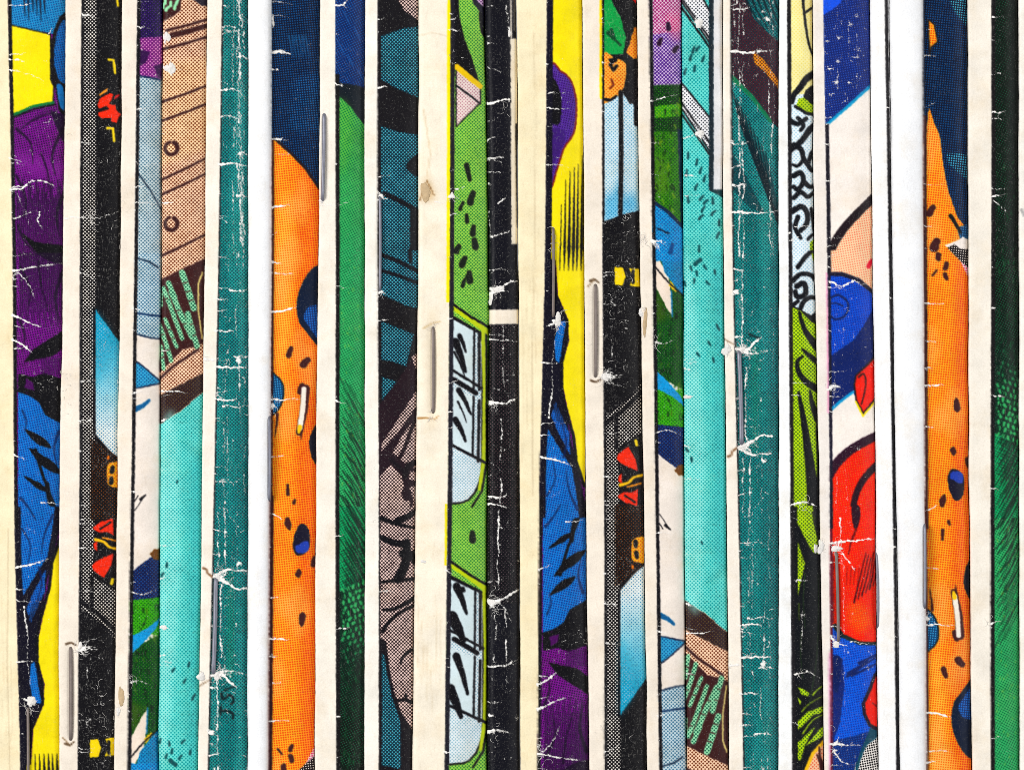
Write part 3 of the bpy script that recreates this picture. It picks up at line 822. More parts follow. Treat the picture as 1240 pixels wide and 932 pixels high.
    s.crack([(415, 20), (450, 25)], 2.2); s.crack([(418, 60), (470, 68), (520, 55)], 1.4, .8); s.crack([(415, 202), (455, 200), (505, 186)], 2.2); s.crack([(415, 522), (450, 524), (520, 522)], 2.0); s.burst((425, 545), 10, 9, 1.6); s.crack([(415, 730), (470, 726)], 1.2)
    s.tile(1, 2)
    s.crack([(412, 5), (450, 25)], 1.6); s.crack([(408, 458), (440, 458), (480, 460)], 1.8, br=4); s.crack([(405, 755), (440, 752), (495, 755)], 1.5); s.crack([(408, 520), (430, 522)], 1.3); s.crack([(412, 310), (440, 306)], 1.1)
    s.photo(); s.fine(330, 384, 0, 200, 40, (2, 8), .5, .45); s.fine(330, 384, 200, 1240, 60, (3, 9), .5, .4, .15)
    s.nicks(lambda y: e(y) - .5, 46, (1, 4))
    s.creases(e, 50, 14)
    return s

def sheet_green():
    s = Sheet(310, 500, -10, 1250, (241, 234, 222))
    e = spline([(0, 405.8), (310, 406.8), (620, 406.4), (932, 407.3), (1240, 407.3)])
    G, GD, DG = (58, 166, 98), (16, 112, 68), (14, 40, 32)
    s.vstripe(e, 100, (18, 18, 22))
    s.tile(2, 0)
    s.poly([(78, -30), (240, -30), (240, 330), (78, 330)], (16, 38, 92), (28, 78, 146), .22)
    for k in range(16):
        x = 86 + (k * 37) % 96
        y = 20 + (k * 53) % 280
        s.line([(x, y), (x + 10, y + 22)], 4, (40, 96, 166), 1, alpha=.6)
    s.poly([(78, 300), (150, 310), (240, 330), (240, 480), (160, 450), (98, 360), (78, 360)], (18, 26, 34))
    s.poly([(94, 352), (130, 385), (183, 455), (240, 500), (240, 960), (90, 960)], ((74, 168, 78), (58, 166, 98), 480, 930), (16, 112, 68), .34)
    s.poly([(96, 360), (140, 420), (130, 560), (100, 640), (92, 500)], (120, 182, 60), (60, 150, 50), .35, alpha=.3, smooth=True)
    s.tile(2, 1)
    s.poly([(90, -20), (240, -20), (240, 960), (90, 960)], G, GD, .34)
    s.poly([(96, 190), (150, 150), (186, 250), (150, 330), (100, 300)], (86, 164, 76), (30, 120, 66), .35, alpha=.2, smooth=True)
    for k in range(40):
        y = 440 + k * 14 + s.rng.uniform(-8, 8)
        x = 96 + (k * 17) % 40
        f = min(1, k / 25)
        s.line([(x, y), (x + 24 + 10*f, y + 46), (x + 62, y + 110 + s.rng.uniform(-12, 12))], 1.6 + 1.4*f, (6, 40, 28), 1.2 + 2.4*f)
    for k in range(60):
        x, y = s.rng.uniform(98, 184), s.rng.uniform(0, 930)
        s.line([(x, y), (x + s.rng.uniform(-3, 3), y + s.rng.uniform(3, 9))], 3, (150, 176, 70), 1.5, alpha=.5)
    s.tile(2, 2)
    s.poly([(90, -20), (240, -20), (240, 300), (90, 300)], (36, 152, 92), (12, 104, 66), .36)
    for k in range(34):
        y = -70 + k * 10 + s.rng.uniform(-6, 6)
        x = 94 + (k * 19) % 46
        s.line([(x, y), (x + 26, y + 40), (x + 60, y + 100)], 2.4, (6, 38, 28), 3.6)
    for k in range(14):
        y = 120 + k * 13
        s.line([(100 + (k*7) % 20, y + 20), (150, y), (184, y - 14)], 2, (8, 44, 32), 2.6)
    s.poly([(84, 290), (130, 270), (240, 240), (240, 960), (84, 960)], ((14, 52, 36), (9, 22, 15), 320, 760), (26, 84, 56), .12)
    for j in range(15):
        for i in range(5):
            y = 282 + j * 22 - i * 7
            x = 106 + i * 19 + (j % 2) * 7
            f = 1 - max(0, j - 6) / 9
            if s.rng.rand() < .25 + .75 * f:
                s.spots([(x + s.rng.uniform(-2, 2), y)], 5 + 4.5 * f, (int(30 + 34*f), int(88 + 84*f), int(60 + 40*f)), 5 + 4*f, .8)
    for k in range(70):
        x, y = s.rng.uniform(98, 185), s.rng.uniform(560, 940)
        s.line([(x, y), (x + s.rng.uniform(-6, 6), y + s.rng.uniform(8, 20))], 3, (24, 92, 52), 1, alpha=.7)
    for k in range(60):
        x, y = s.rng.uniform(94, 175), s.rng.uniform(230, 620)
        s.line([(x, y), (x + s.rng.uniform(4, 14), y + s.rng.uniform(18, 44))], 3, (8, 26, 20), 1.5)
    s.tile(5, 0, F2)
    s.poly([(628, -40), (780, -40), (780, 945), (628, 945)], (9, 22, 15), (26, 84, 56), .06)
    s.poly([(705, -40), (780, -40), (780, 945), (712, 945)], (8, 13, 13), alpha=.7)
    for k in range(50):
        x, y = s.rng.uniform(640, 735), s.rng.uniform(560, 940)
        s.line([(x, y), (x + s.rng.uniform(-5, 5), y + s.rng.uniform(5, 18))], 2.6, (26, 96, 52), 1, alpha=.6)
    s.photo()
    s.vstripe(e, 4.6, (20, 18, 20), ya=90)
    s.tile(2, 0); s.crack([(75, 22), (105, 18), (130, -5)], 1.8); s.crack([(25, 745), (90, 750), (125, 735), (155, 708)], 1.3, .8)
    s.tile(2, 1); s.crack([(20, 520), (90, 520)], 1.0, .6); s.crack([(78, 525), (130, 545)], .9)
    s.tile(2, 2); s.crack([(78, 88), (105, 80)], .9)
    s.tile(5, 0, F2); s.crack([(632, 62), (680, 66)], 1.1); s.crack([(632, 716), (660, 712), (690, 706)], 1.1); s.crack([(640, 730), (690, 772)], .8, .8)
    s.scratch(680, 600, 800, .5, .7)
    s.nicks(e, 40, (1, 4))
    s.creases(e, 34, 10)
    return s

def sheet_dark_teal():
    s = Sheet(370, 560, -10, 950, (245, 240, 230))
    e = spline([(0, 457.2), (310, 457.8), (620, 458.8), (932, 458.7)])
    T, TL, PK = (10, 48, 64), (78, 168, 186), (226, 198, 190)
    s.vstripe(e, 110, (20, 18, 22))
    teal = lambda P, **k: s.poly(P, T, TL, .25, **k)
    pink = lambda P, **k: s.poly(P, (34, 18, 24), PK, .43, **k)
    s.tile(2, 0)
    pink([(288, -30), (420, -30), (420, 90), (380, 75), (330, 40)])
    teal([(244, 132), (330, 102), (420, 90), (420, 360), (380, 356), (300, 322), (262, 300), (244, 290)])
    teal([(244, 458), (300, 478), (420, 496), (420, 960), (244, 960)])
    s.poly([(400, 560), (360, 572), (338, 600), (348, 625), (400, 645)], (18, 18, 24), smooth=True)
    s.line([(258, 706), (310, 730), (375, 766)], 14, (18, 18, 24), 12); s.poly([(350, 762), (420, 770), (420, 960), (350, 960)], (18, 18, 24))
    s.tile(2, 1)
    teal([(244, -20), (420, -20), (420, 200), (340, 182), (244, 140)])
    s.line([(244, -5), (310, 20), (400, 66)], 11, (18, 18, 24)); s.line([(244, 52), (310, 72), (400, 106)], 9, (18, 18, 24))
    s.line([(350, -20), (352, 20)], 10, (18, 18, 24))
    teal([(246, 236), (310, 262), (365, 284), (336, 402), (290, 385), (246, 378)])
    teal([(248, 440), (302, 456), (276, 510), (248, 538)])
    s.poly([(238, 540), (300, 460), (340, 400), (420, 280), (420, 960), (238, 960)], (34, 20, 28))
    pink([(400, 350), (372, 356), (356, 366), (364, 400), (400, 440)])
    pink([(400, 480), (370, 492), (310, 585), (246, 682), (246, 712), (310, 640), (400, 510)])
    pink([(400, 570), (360, 600), (318, 655), (300, 690), (282, 716), (330, 752), (400, 790)])
    s.line([(282, 742), (330, 786)], 12, (24, 18, 24)); s.line([(366, 600), (330, 700), (310, 740)], 9, (30, 18, 24)); s.line([(400, 740), (345, 760), (330, 800)], 16, (24, 18, 24))
    pink([(400, 790), (350, 780), (345, 812), (400, 830)])
    pink([(240, 800), (282, 756), (320, 796), (330, 836), (318, 866), (330, 890), (352, 886), (346, 960), (240, 960)])
    pink([(345, 840), (400, 830), (400, 930), (356, 930), (360, 880)])
    s.tile(2, 2)
    pink([(240, -20), (400, -20), (400, 830), (240, 830)])
    for P, w0, w1 in (([(245, 22), (300, 42), (370, 58)], 14, 5), ([(245, 92), (290, 110), (335, 116)], 14, 20), ([(335, 110), (332, 180), (306, 240)], 22, 26), ([(322, 150), (360, 160), (385, 200)], 22, 30), ([(246, 252), (300, 246), (380, 240)], 7, 9), ([(250, 352), (300, 346), (380, 300)], 6, 12), ([(248, 430), (276, 392), (320, 358), (380, 330)], 10, 7), ([(314, 548), (322, 522), (346, 502), (380, 492)], 4, 9), ([(296, 682), (330, 678), (356, 688)], 6, 10), ([(305, 30), (350, 10), (380, -20)], 20, 10)):
        s.line(P, w0, K, w1, smooth=True)
    s.spots([(332, 664)], 9, K, 10)
    s.poly([(238, 452), (262, 470), (272, 560), (290, 650), (318, 730), (355, 786), (400, 810), (400, 960), (238, 960)], (20, 16, 22), smooth=False)
    teal([(246, 508), (256, 520), (266, 590), (284, 670), (314, 758), (314, 928), (246, 915)])
    s.tile(2, 0); s.crack([(232, 322), (270, 316)], 1.3, br=1); s.crack([(190, 300), (230, 315)], .6, .4)
    s.burst((245, 712), 5, 9, 1.3)
    s.tile(2, 1); s.crack([(210, 728), (270, 722)], .8, .7); s.burst((245, 130), 6, 7, 1.6)
    s.nicks(e, 18, (1, 4)); s.photo()
    s.creases(e, 40, 5)
    return s

def sheet_lime():
    s = Sheet(430, 660, -10, 950, (243, 234, 216))
    e = spline([(0, 545.6), (310, 544.6), (620, 542), (932, 538.4)])
    G, GD = (146, 202, 86), (62, 138, 62)
    s.vstripe(e, 110, G, dot=GD, cov=.40)
    s.tile(2, 0)
    s.poly([(496, -30), (526, -30), (530, 60), (548, 140), (576, 214), (602, 300), (560, 280), (520, 242), (496, 300)], K)
    s.poly([(518, 250), (606, 318), (608, 372), (518, 462)], (226, 208, 202), (190, 140, 150), .3, out=K, ow=1.6)
    s.line([(520, 244), (606, 314)], 17, (234, 196, 30), 15); s.line([(518, 312), (560, 342), (606, 378)], 5, K)
    s.poly([(565, -30), (680, -30), (680, 140), (620, 110), (608, 50), (580, 12)], (28, 26, 40)); s.poly([(580, -30), (680, -30), (680, 30), (622, 28), (596, 6)], (206, 170, 206), (110, 60, 120), .35)
    s.line([(606, 50), (612, 110), (622, 130)], 10, K)
    BK = (22, 30, 22)
    s.line([(556, 602), (568, 655)], 16, BK, 12); s.spots([(575, 720)], 22, BK, 36, .1); s.spots([(538, 750)], 13, BK, 26); s.spots([(557, 795)], 14, BK, 24); s.spots([(580, 838)], 20, BK, 26); s.spots([(586, 886)], 22, BK, 26); s.spots([(524, 905)], 20, BK, 20)
    s.tile(2, 1)
    s.spots([(545, 20)], 22, BK, 26); s.spots([(567, 76)], 22, BK, 30); s.spots([(545, 98)], 14, BK, 22); s.line([(548, 90), (556, 70)], 6, BK)
    PB, PD = (216, 226, 230), (150, 186, 200)
    YG = (190, 208, 40)
    def window(y0, x0, blk):
        s.poly([(x0, y0 + 30), (606, y0 + 92), (614, y0 + 130), (612, y0 + 560), (609, y0 + 605), (600, y0 + 645), (586, y0 + 675), (564, y0 + 700), (540, y0 + 711), (x0, y0 + 715)], PB, PD, .32, out=K, ow=2.4)
        s.line([(616, y0 + 90), (622, y0 + 300), (618, y0 + 560), (604, y0 + 660)], 11, YG)
        s.line([(628, y0 + 95), (630, y0 + 560), (612, y0 + 670), (575, y0 + 726)], 6, K)
        s.line([(488, y0 - 14), (560, y0 + 36), (640, y0 + 96)], 17, YG, 14); s.line([(488, y0 - 24), (570, y0 + 34), (650, y0 + 80)], 7, K)
        s.poly([(x0, y0 + 44), (582, y0 + 90), (584, y0 + 300), (x0, y0 + 240)], (206, 222, 226)); s.poly([(x0, y0 + 290), (582, y0 + 330), (584, y0 + 545), (x0, y0 + 500)], (208, 224, 228))
        for a, b, w in (((584, y0 + 76), (582, y0 + 300), 6), ((602, y0 + 92), (602, y0 + 300), 8), ((582, y0 + 325), (578, y0 + 540), 6), ((602, y0 + 340), (598, y0 + 560), 8), ((x0, y0 + 226), (612, y0 + 296), 7), ((508, y0 + 262), (590, y0 + 312), 14), ((x0, y0 + 500), (625, y0 + 566), 8), ((x0, y0 + 36), (606, y0 + 94), 7)):
            s.line([a, b], w, K)
        for a, b, w in blk:
            s.line([a, ((a[0]+b[0])/2 + 3, (a[1]+b[1])/2), b], w, K, w * .4)
    window(186, 500, [((530, 290), (553, 348), 14), ((516, 312), (552, 420), 22), ((512, 350), (550, 438), 7), ((528, 488), (572, 575), 16), ((524, 530), (556, 605), 6), ((516, 595), (552, 672), 18)])
    s.tile(2, 2)
    s.spots([(574, 88)], 22, BK, 26)
    window(196, 486, [((538, 278), (540, 286), 16), ((516, 268), (552, 365), 22), ((498, 380), (542, 462), 38), ((516, 520), (556, 655), 22), ((492, 640), (532, 738), 32)])
    s.photo()
    s.vstripe(e, 5.2, (28, 27, 36))
    s.vstripe(lambda y: e(y) - 3.8, 3.8, (248, 232, 20), ya=-10, yb=366)
    s.vstripe(lambda y: e(y) - 3.0, 2.6, (240, 226, 40), ya=610, yb=684)
    s.tile(2, 0)
    s.poly([(386, 728), (412, 655), (420, 655), (440, 706), (438, 732)], (206, 170, 120), alpha=.8); s.line([(386, 730), (412, 658), (438, 712)], 4, (150, 112, 70), 3)
    s.line([(400, 400), (425, 560), (410, 650)], 5, (214, 196, 164), 3, alpha=.6); s.line([(380, 130), (430, 120), (490, 132)], 3, (214, 198, 170), 2, alpha=.6)
    s.tile(2, 1)
    s.line([(380, 590), (410, 588), (440, 594), (452, 582)], 5, (176, 130, 76), 3); s.line([(400, 262), (432, 244), (462, 238)], 6, (206, 178, 132), 3, alpha=.8)
    s.poly([(412, 240), (455, 240), (450, 600), (418, 600)], (232, 214, 184), alpha=.5, smooth=True)
    s.tile(2, 2)
    for k in range(6):
        s.line([(372 + k*17, 300 + 90*((k*5) % 4)), (380 + k*16, 420 + 90*((k*5) % 4)), (374 + k*17, 560 + 60*((k*5) % 4))], 3, (216, 200, 172), 2, alpha=.5)
    s.tile(2, 0)
    s.crack([(482, 108), (540, 114)], 1.2); s.burst((500, 715), 5, 8, 1.4); s.crack([(440, 735), (500, 735)], 1.0)
    s.tile(2, 1); s.crack([(482, 625), (515, 622)], .9); s.crack([(490, 228), (512, 228)], .9); s.crack([(486, 570), (506, 566)], .8)
    s.tile(2, 2); s.crack([(478, 210), (500, 222)], 1.0); s.crack([(470, 866), (494, 870)], 1.1)
    s.nicks(e, 34, (1, 4))
    s.creases(e, 40, 6)
    return s

def sheet_black():
    s = Sheet(520, 720, -10, 950, (14, 14, 23))
    s.tile(3, 1)
    s.poly([(-60, 250), (300, 248), (300, 960), (-60, 960)], (13, 12, 17), (120, 92, 98), .035)
    s.tile(3, 2)
    s.poly([(-60, -20), (300, -20), (300, 330), (-60, 330)], (13, 12, 18), (110, 90, 98), .03)
    s.tile(3, 0)
    s.poly([(144, 140), (300, 138), (300, 888), (148, 888)], (238, 228, 208)); s.line([(146, -10), (148, 138)], 5, (214, 206, 194)); s.line([(166, 452), (168, 640), (172, 826)], 5, (32, 28, 30))  # last, dark line is the shaded gap to the next comic, painted in
    s.line([(158, -20), (160, 110)], 6, (200, 190, 178), alpha=.4)
    s.tile(3, 1)
    s.poly([(-60, 197), (300, 193), (300, 246), (-60, 250)], (240, 229, 212))
    s.tile(3, 0)
    s.crack([(48, 372), (80, 376), (142, 362)], 3.2, 1, 3, 2); s.crack([(55, 518), (95, 495)], 1.6, .8, 2); s.crack([(55, 578), (120, 572)], 1.6, .9, 3); s.crack([(100, 740), (130, 715)], 1.4, .8, 0); s.crack([(75, 862), (145, 842)], 1.8, .8); s.crack([(128, 20), (138, 80), (135, 130)], 1.0, .7, 3); s.crack([(140, 100), (146, 130)], 2)
    s.crack([(66, 770), (72, 870)], 1.0, .6)
    s.tile(3, 1)
    s.crack([(62, 175), (66, 140), (110, 118), (145, 92), (175, 92)], 3.4, 1, 6, 1.5); s.crack([(75, 120), (120, 125)], 4.0, 1, 2, 2); s.crack([(66, 52), (110, 46), (140, 60)], 1.2, .7); s.crack([(60, 305), (172, 308)], 1.7, .9, 2)
    s.scratch(120, 250, 500, .8, .8, 1.6, .3); s.scratch(108, 560, 900, .9, 1.0, 2.2, .25); s.scratch(145, 0, 190, .5, .8)
    s.crack([(60, 530), (90, 532), (130, 538), (170, 515)], 2.6, 1, 7, 1); s.burst((70, 535), 6, 9, 2); s.crack([(58, 872), (110, 878), (130, 870)], 2.2, .9, 3); s.crack([(60, 902), (140, 912)], 2.0, .9, 3)
    s.tile(3, 2)
    s.scratch(98, -10, 280, .95, 1.05, 2.0, .25); s.scratch(90, 360, 540, .95, 1.0, 2.0, .25); s.scratch(84, 560, 800, .85, .9, 2.0, .3); s.scratch(128, 350, 540, .8, 1.1, 1.2, .2); s.scratch(132, 560, 720, .4, .8)
    s.fine(50, 175, -900, 900, 110, (3, 9), .6, .6, .5)
    s.crack([(55, 320), (95, 322), (130, 305), (175, 282)], 3.0, 1, 7, 1.2); s.burst((76, 330), 9, 12, 2.4); s.crack([(105, 325), (130, 360), (150, 400)], 1.0, .8, 4)
    s.crack([(52, 558), (90, 558), (135, 550), (170, 530)], 2.0, 1, 4); s.crack([(55, 795), (80, 788), (140, 796)], 2.2, 1, 5); s.burst((72, 735), 6, 7, 1.5); s.crack([(60, 700), (100, 690), (130, 640)], .8, .6, 4)
    s.creases(lambda y: 590 + 0*y, 38, 14)
    return s

def sheet_lime_strokes():
    s = Sheet(880, 1060, -10, 950, (245, 246, 246))
    e = spline([(0, 953.2), (310, 955), (620, 957.2), (932, 959.4)])
    LM, LD, BK = (176, 212, 44), (84, 120, 30), (14, 16, 22)
    s.vstripe(e, 110, (26, 30, 30))
    s.tile(4, 0)
    s.poly([(560, -30), (720, -30), (720, 400), (560, 400)], (244, 236, 170), (238, 222, 130), .2)
    s.poly([(560, 372), (590, 345), (720, 330), (720, 960), (560, 960)], (230, 241, 247), (170, 206, 226), .22)
    s.line([(608, -10), (612, 40), (618, 90), (630, 160), (650, 210)], 8, BK, 6, smooth=True); s.line([(612, 50), (640, 30)], 7, BK)
    s.line([(655, 265), (620, 288), (598, 320), (576, 345), (568, 372)], 20, BK, 14, smooth=True); s.poly([(680, 300), (632, 318), (612, 345), (620, 376), (680, 390)], BK, smooth=True)
    s.poly([(680, 382), (640, 380), (612, 356), (592, 360), (584, 382), (610, 406), (680, 418)], (176, 206, 30), (100, 140, 20), .35)
    s.line([(580, 388), (620, 412), (670, 420)], 9, BK)
    for P, w in (([(562, 440), (590, 452), (620, 432)], 14), ([(590, 430), (610, 455), (600, 475)], 12), ([(660, 450), (630, 476), (606, 510), (566, 545)], 18), ([(575, 528), (602, 546), (612, 580), (640, 620)], 15), ([(612, 580), (590, 604), (572, 600)], 10), ([(660, 540), (640, 560), (626, 600)], 14), ([(575, 640), (600, 630), (610, 660), (590, 690), (575, 680)], 15), ([(610, 660), (636, 680), (660, 668)], 14), ([(576, 720), (600, 700), (626, 716), (650, 700)], 13), ([(570, 770), (600, 752), (622, 770), (624, 810), (600, 840)], 16), ([(590, 790), (580, 830), (600, 866)], 13), ([(640, 760), (650, 840)], 10), ([(628, 870), (650, 850), (670, 860)], 9)):
        s.line(P, w * 1.05, BK, w * .85, smooth=True)
    s.poly([(635, 880), (680, 850), (680, 960), (635, 960)], LM, LD, .4)
    s.tile(4, 1)
    s.poly([(556, -20), (720, -20), (720, 240), (640, 215), (600, 195), (556, 170)], (230, 241, 247), (170, 206, 226), .22)
    for P, w in (([(572, 90), (600, 66), (640, 70), (655, 90)], 14), ([(590, 40), (620, 0), (640, -15)], 14), ([(586, 110), (612, 100), (618, 136), (590, 150), (580, 130)], 16), ([(600, 190), (612, 165), (640, 150), (670, 160)], 14), ([(570, 180), (590, 165)], 12)):
        s.line(P, w * 1.0, BK, w * .85, smooth=True)
    s.poly([(632, 218), (660, 200), (690, 205), (690, 260), (650, 245)], BK)
    s.poly([(566, 185), (600, 200), (640, 240), (720, 260), (720, 960), (566, 960)], LM, LD, .38)
    s.poly([(640, -10), (690, -10), (690, 20), (652, 28)], LM)
    for P, a, b in (([(594, 204), (612, 262), (640, 306), (680, 350)], 8, 26), ([(606, 338), (632, 362), (680, 400)], 6, 20), ([(606, 366), (588, 384), (594, 424), (626, 462), (690, 500)], 8, 22), ([(592, 496), (608, 580), (626, 700), (640, 820), (650, 960)], 8, 40), ([(634, 490), (650, 560), (690, 640)], 6, 30)):
        s.line(P, a, BK, b, smooth=True)
    s.poly([(690, 520), (656, 620), (660, 780), (650, 960), (700, 960)], BK)
    s.tile(4, 2)
    s.poly([(556, -20), (720, -20), (720, 960), (556, 960)], (14, 17, 22))
    s.poly([(584, -25), (640, -25), (664, 150), (640, 146), (614, 96), (584, 40)], LM, LD, .36)
    s.poly([(586, 108), (612, 184), (604, 220), (586, 300)], LM, LD, .4); s.line([(590, 330), (590, 390)], 4, (90, 120, 30), 2, alpha=.6)
    for P, w in (([(640, 0), (650, 60), (668, 120)], 5), ([(592, 60), (606, 110), (600, 180)], 5), ([(612, 220), (606, 320), (612, 420)], 2.5), ([(600, 430), (596, 520), (604, 600)], 2), ([(640, 660), (660, 640), (690, 620)], 4), ([(600, 720), (630, 690), (680, 664)], 3), ([(604, 800), (640, 752), (690, 728)], 4), ([(626, 700), (650, 560), (662, 400), (660, 220)], 2)):
        s.line(P, w, (40, 70, 30) if w < 3 else BK if w == 5 else LM, w * .4, smooth=True)
    s.poly([(586, 632), (602, 636), (628, 654), (622, 664), (600, 658)], LM, LD, .3); s.poly([(586, 668), (600, 684), (594, 696)], LM)
    s.poly([(586, 756), (620, 722), (700, 694), (700, 718), (640, 734), (612, 764), (586, 786)], LM, LD, .34)
    s.poly([(586, 832), (620, 800), (650, 772), (612, 842), (596, 896), (586, 896)], LM, LD, .34); s.poly([(700, 760), (664, 786), (636, 820), (612, 846), (650, 826), (700, 800)], LM, LD, .34)
    s.poly([(720, 800), (680, 830), (640, 870), (616, 930), (612, 960), (720, 960)], (244, 196, 160), (226, 120, 90), .3)
    s.line([(720, 800), (680, 830), (640, 870), (616, 930), (610, 960)], 12, (240, 190, 40), 9); s.line([(712, 795), (672, 822), (630, 866), (604, 930)], 8, BK)
    s.poly([(652, 870), (668, 880), (690, 930), (690, 960), (668, 930)], (60, 24, 24)); s.line([(664, 850), (672, 950)], 6, (60, 24, 24))
    s.photo()
    s.vstripe(e, 4.4, (26, 24, 28))
    s.tile(4, 0); s.crack([(580, 825), (645, 820)], 1.2, .8)
    s.tile(4, 1); s.crack([(570, 508), (596, 505)], 1.1); s.crack([(565, 905), (610, 895), (660, 908)], 1.8, .95, 4); s.crack([(570, 460), (620, 462)], .8, .7)
    s.tile(4, 2); s.crack([(575, 248), (620, 246)], 1.2); s.crack([(575, 585), (620, 575), (672, 600)], 1.6, .95, 3); s.scratch(600, 300, 560, .6, .8); s.burst((604, 372), 6, 6, 1.0, .7); s.scratch(625, 560, 640, .4, .6)
    s.nicks(e, 16, (1, 3), .7)
    s.creases(e, 28, 6)
    return s

def sheet_blue_red():
    s = Sheet(930, 1130, -10, 950, (238, 231, 224))
    e = spline([(0, 996.8), (310, 1001.8), (620, 1005), (932, 1005.6)])
    BL, NV, RD, WH = (30, 78, 200), (22, 38, 108), (238, 48, 18), (244, 236, 228)
    s.vstripe(e, 110, WH)
    s.tile(5, 0)
    s.poly([(16, -30), (260, -30), (260, 262), (190, 312), (110, 384), (20, 460)], NV, (40, 70, 160), .2)
    s.poly([(20, -30), (95, -30), (85, 10), (55, 36), (20, 56)], (40, 86, 226))
    s.line([(260, 266), (190, 316), (110, 388), (24, 462)], 9, (30, 150, 200), 8)
    s.poly([(30, 960), (60, 890), (110, 820), (200, 726), (260, 680), (260, 960)], (248, 206, 166), (240, 140, 110), .32)
    s.line([(30, 950), (64, 880), (110, 815), (200, 724), (260, 675)], 26, (30, 20, 26), 22, smooth=True)
    s.tile(5, 1)
    s.poly([(36, -20), (260, -20), (260, 160), (200, 128), (150, 86), (90, 66), (36, 66)], (248, 206, 166), (240, 150, 120), .32)
    s.spots([(194, 26)], 14, (226, 40, 60), 26)
    s.poly([(30, 66), (90, 66), (150, 90), (200, 130), (260, 190), (260, 560), (30, 560)], BL, (24, 50, 160), .34)
    s.line([(34, 66), (90, 66), (150, 88), (200, 128), (260, 184)], 13, (24, 22, 44), 10)
    s.poly([(260, 150), (205, 190), (166, 256), (130, 308), (80, 340), (36, 374), (36, 570), (130, 494), (210, 370), (260, 330)], (18, 34, 96))
    s.line([(48, 152), (74, 142), (104, 160), (112, 190), (96, 220), (64, 230), (42, 212)], 7, (20, 34, 92), 6, smooth=True); s.line([(40, 176), (66, 170), (92, 182)], 5, (20, 34, 92))
    s.poly([(36, 572), (130, 494), (140, 520), (165, 578), (260, 470), (260, 660), (36, 840)], WH)
    s.line([(40, 566), (84, 528), (130, 494)], 9, (30, 150, 206), 7)
    s.poly([(225, 350), (180, 398), (140, 434), (134, 470), (140, 522), (166, 572), (225, 505)], RD, out=(40, 20, 24), ow=2.2)
    s.line([(140, 530), (166, 582), (225, 512)], 5, (240, 220, 40)); s.line([(150, 440), (170, 430), (176, 470), (160, 540)], 6, (60, 18, 20), 4, smooth=True)
    s.poly([(36, 820), (70, 760), (120, 712), (260, 640), (260, 960), (36, 960)], RD, (226, 90, 30), .14)
    s.line([(36, 806), (66, 758), (112, 712), (170, 676), (260, 634)], 28, (44, 18, 36), 24, smooth=True)
    s.line([(126, 950), (136, 880), (160, 824), (200, 776), (250, 735)], 17, (40, 18, 30), 22, smooth=True)
    s.tile(5, 2)
    s.poly([(36, -20), (260, -20), (260, 478), (150, 470), (90, 440), (36, 420)], RD, (230, 84, 30), .12)
    s.poly([(118, 330), (160, 330), (196, 380), (180, 430), (140, 430), (112, 390)], (240, 110, 30), (244, 150, 60), .3, smooth=True, alpha=.45)
    s.poly([(124, -20), (152, -20), (152, 30), (138, 62), (126, 30)], (44, 18, 32), smooth=True)
    s.line([(140, 60), (120, 110), (112, 150)], 6, (110, 20, 20), 3)
    for k in range(6):
        s.line([(176 + k*9, 146 + 9*(k % 3)), (156 + k*11, 226 + 6*k % 20), (132 + k*14, 326 - k*12)], 2.2, (60, 10, 20), 5 - (k % 2)*2)
    for k in range(4):
        s.line([(108 + k*14, 200), (104 + k*13, 262)], 2.5, (140, 26, 22), 1.5)
    s.poly([(40, 160), (58, 160), (60, 400), (40, 400)], (130, 24, 26))
    s.poly([(36, 400), (60, 410), (90, 446), (150, 476), (260, 482), (260, 960), (36, 960)], (30, 92, 214), (22, 60, 170), .34)
    s.line([(62, 410), (90, 446), (150, 472), (260, 478)], 13, (24, 40, 40), 9)
    s.poly([(36, 490), (66, 520), (92, 530), (98, 620), (82, 760), (60, 820), (36, 960)], NV)
    s.poly([(52, 540), (70, 515), (86, 540), (76, 640), (58, 640)], (16, 30, 84), smooth=True)
    for a, b in (((108, 592), (216, 522)), ((112, 582), (180, 538)), ((124, 590), (220, 545)), ((150, 545), (220, 512))):
        s.line([a, b], 9, (20, 34, 92), 4)
    s.poly([(36, 830), (100, 815), (190, 790), (210, 800), (210, 960), (36, 960)], (18, 42, 110), (30, 70, 150), .2)
    s.poly([(190, 780), (240, 760), (240, 860), (150, 960), (120, 960), (160, 850)], (14, 70, 92))
    s.poly([(260, 540), (208, 590), (190, 640), (166, 690), (170, 730), (190, 770), (260, 806)], RD, out=(30, 20, 40), ow=4.2); s.line([(200, 690), (225, 710)], 4, (120, 20, 20))
    s.poly([(260, 790), (215, 815), (180, 840), (156, 890), (140, 960), (260, 960)], (238, 232, 226), (22, 20, 24), .52)
    s.photo()
    s.vstripe(e, 4.4, (26, 24, 34), ya=150, yb=330); s.vstripe(e, 3.6, (26, 24, 40), ya=330, yb=640); s.vstripe(e, 3.0, (96, 26, 44), ya=640, yb=950)
    s.vstripe(lambda y: e(y) - 2.0, 2.2, (232, 170, 196), ya=330, yb=500); s.vstripe(lambda y: e(y) - 2.0, 2.2, (226, 170, 200), ya=790, yb=950)
    s.tile(5, 0)
    for (x, y) in ((35, 150), (75, 140), (120, 90), (140, 210), (75, 225), (45, 345), (115, 300), (70, 300), (45, 250), (145, 60)):
        s.burst((x, y), 6, 9, .8, .75)
    for x in (72, 112, 142):
        s.scratch(x, 20, 330, .5, .8)
    s.crack([(20, 520), (38, 530)], 1.4)
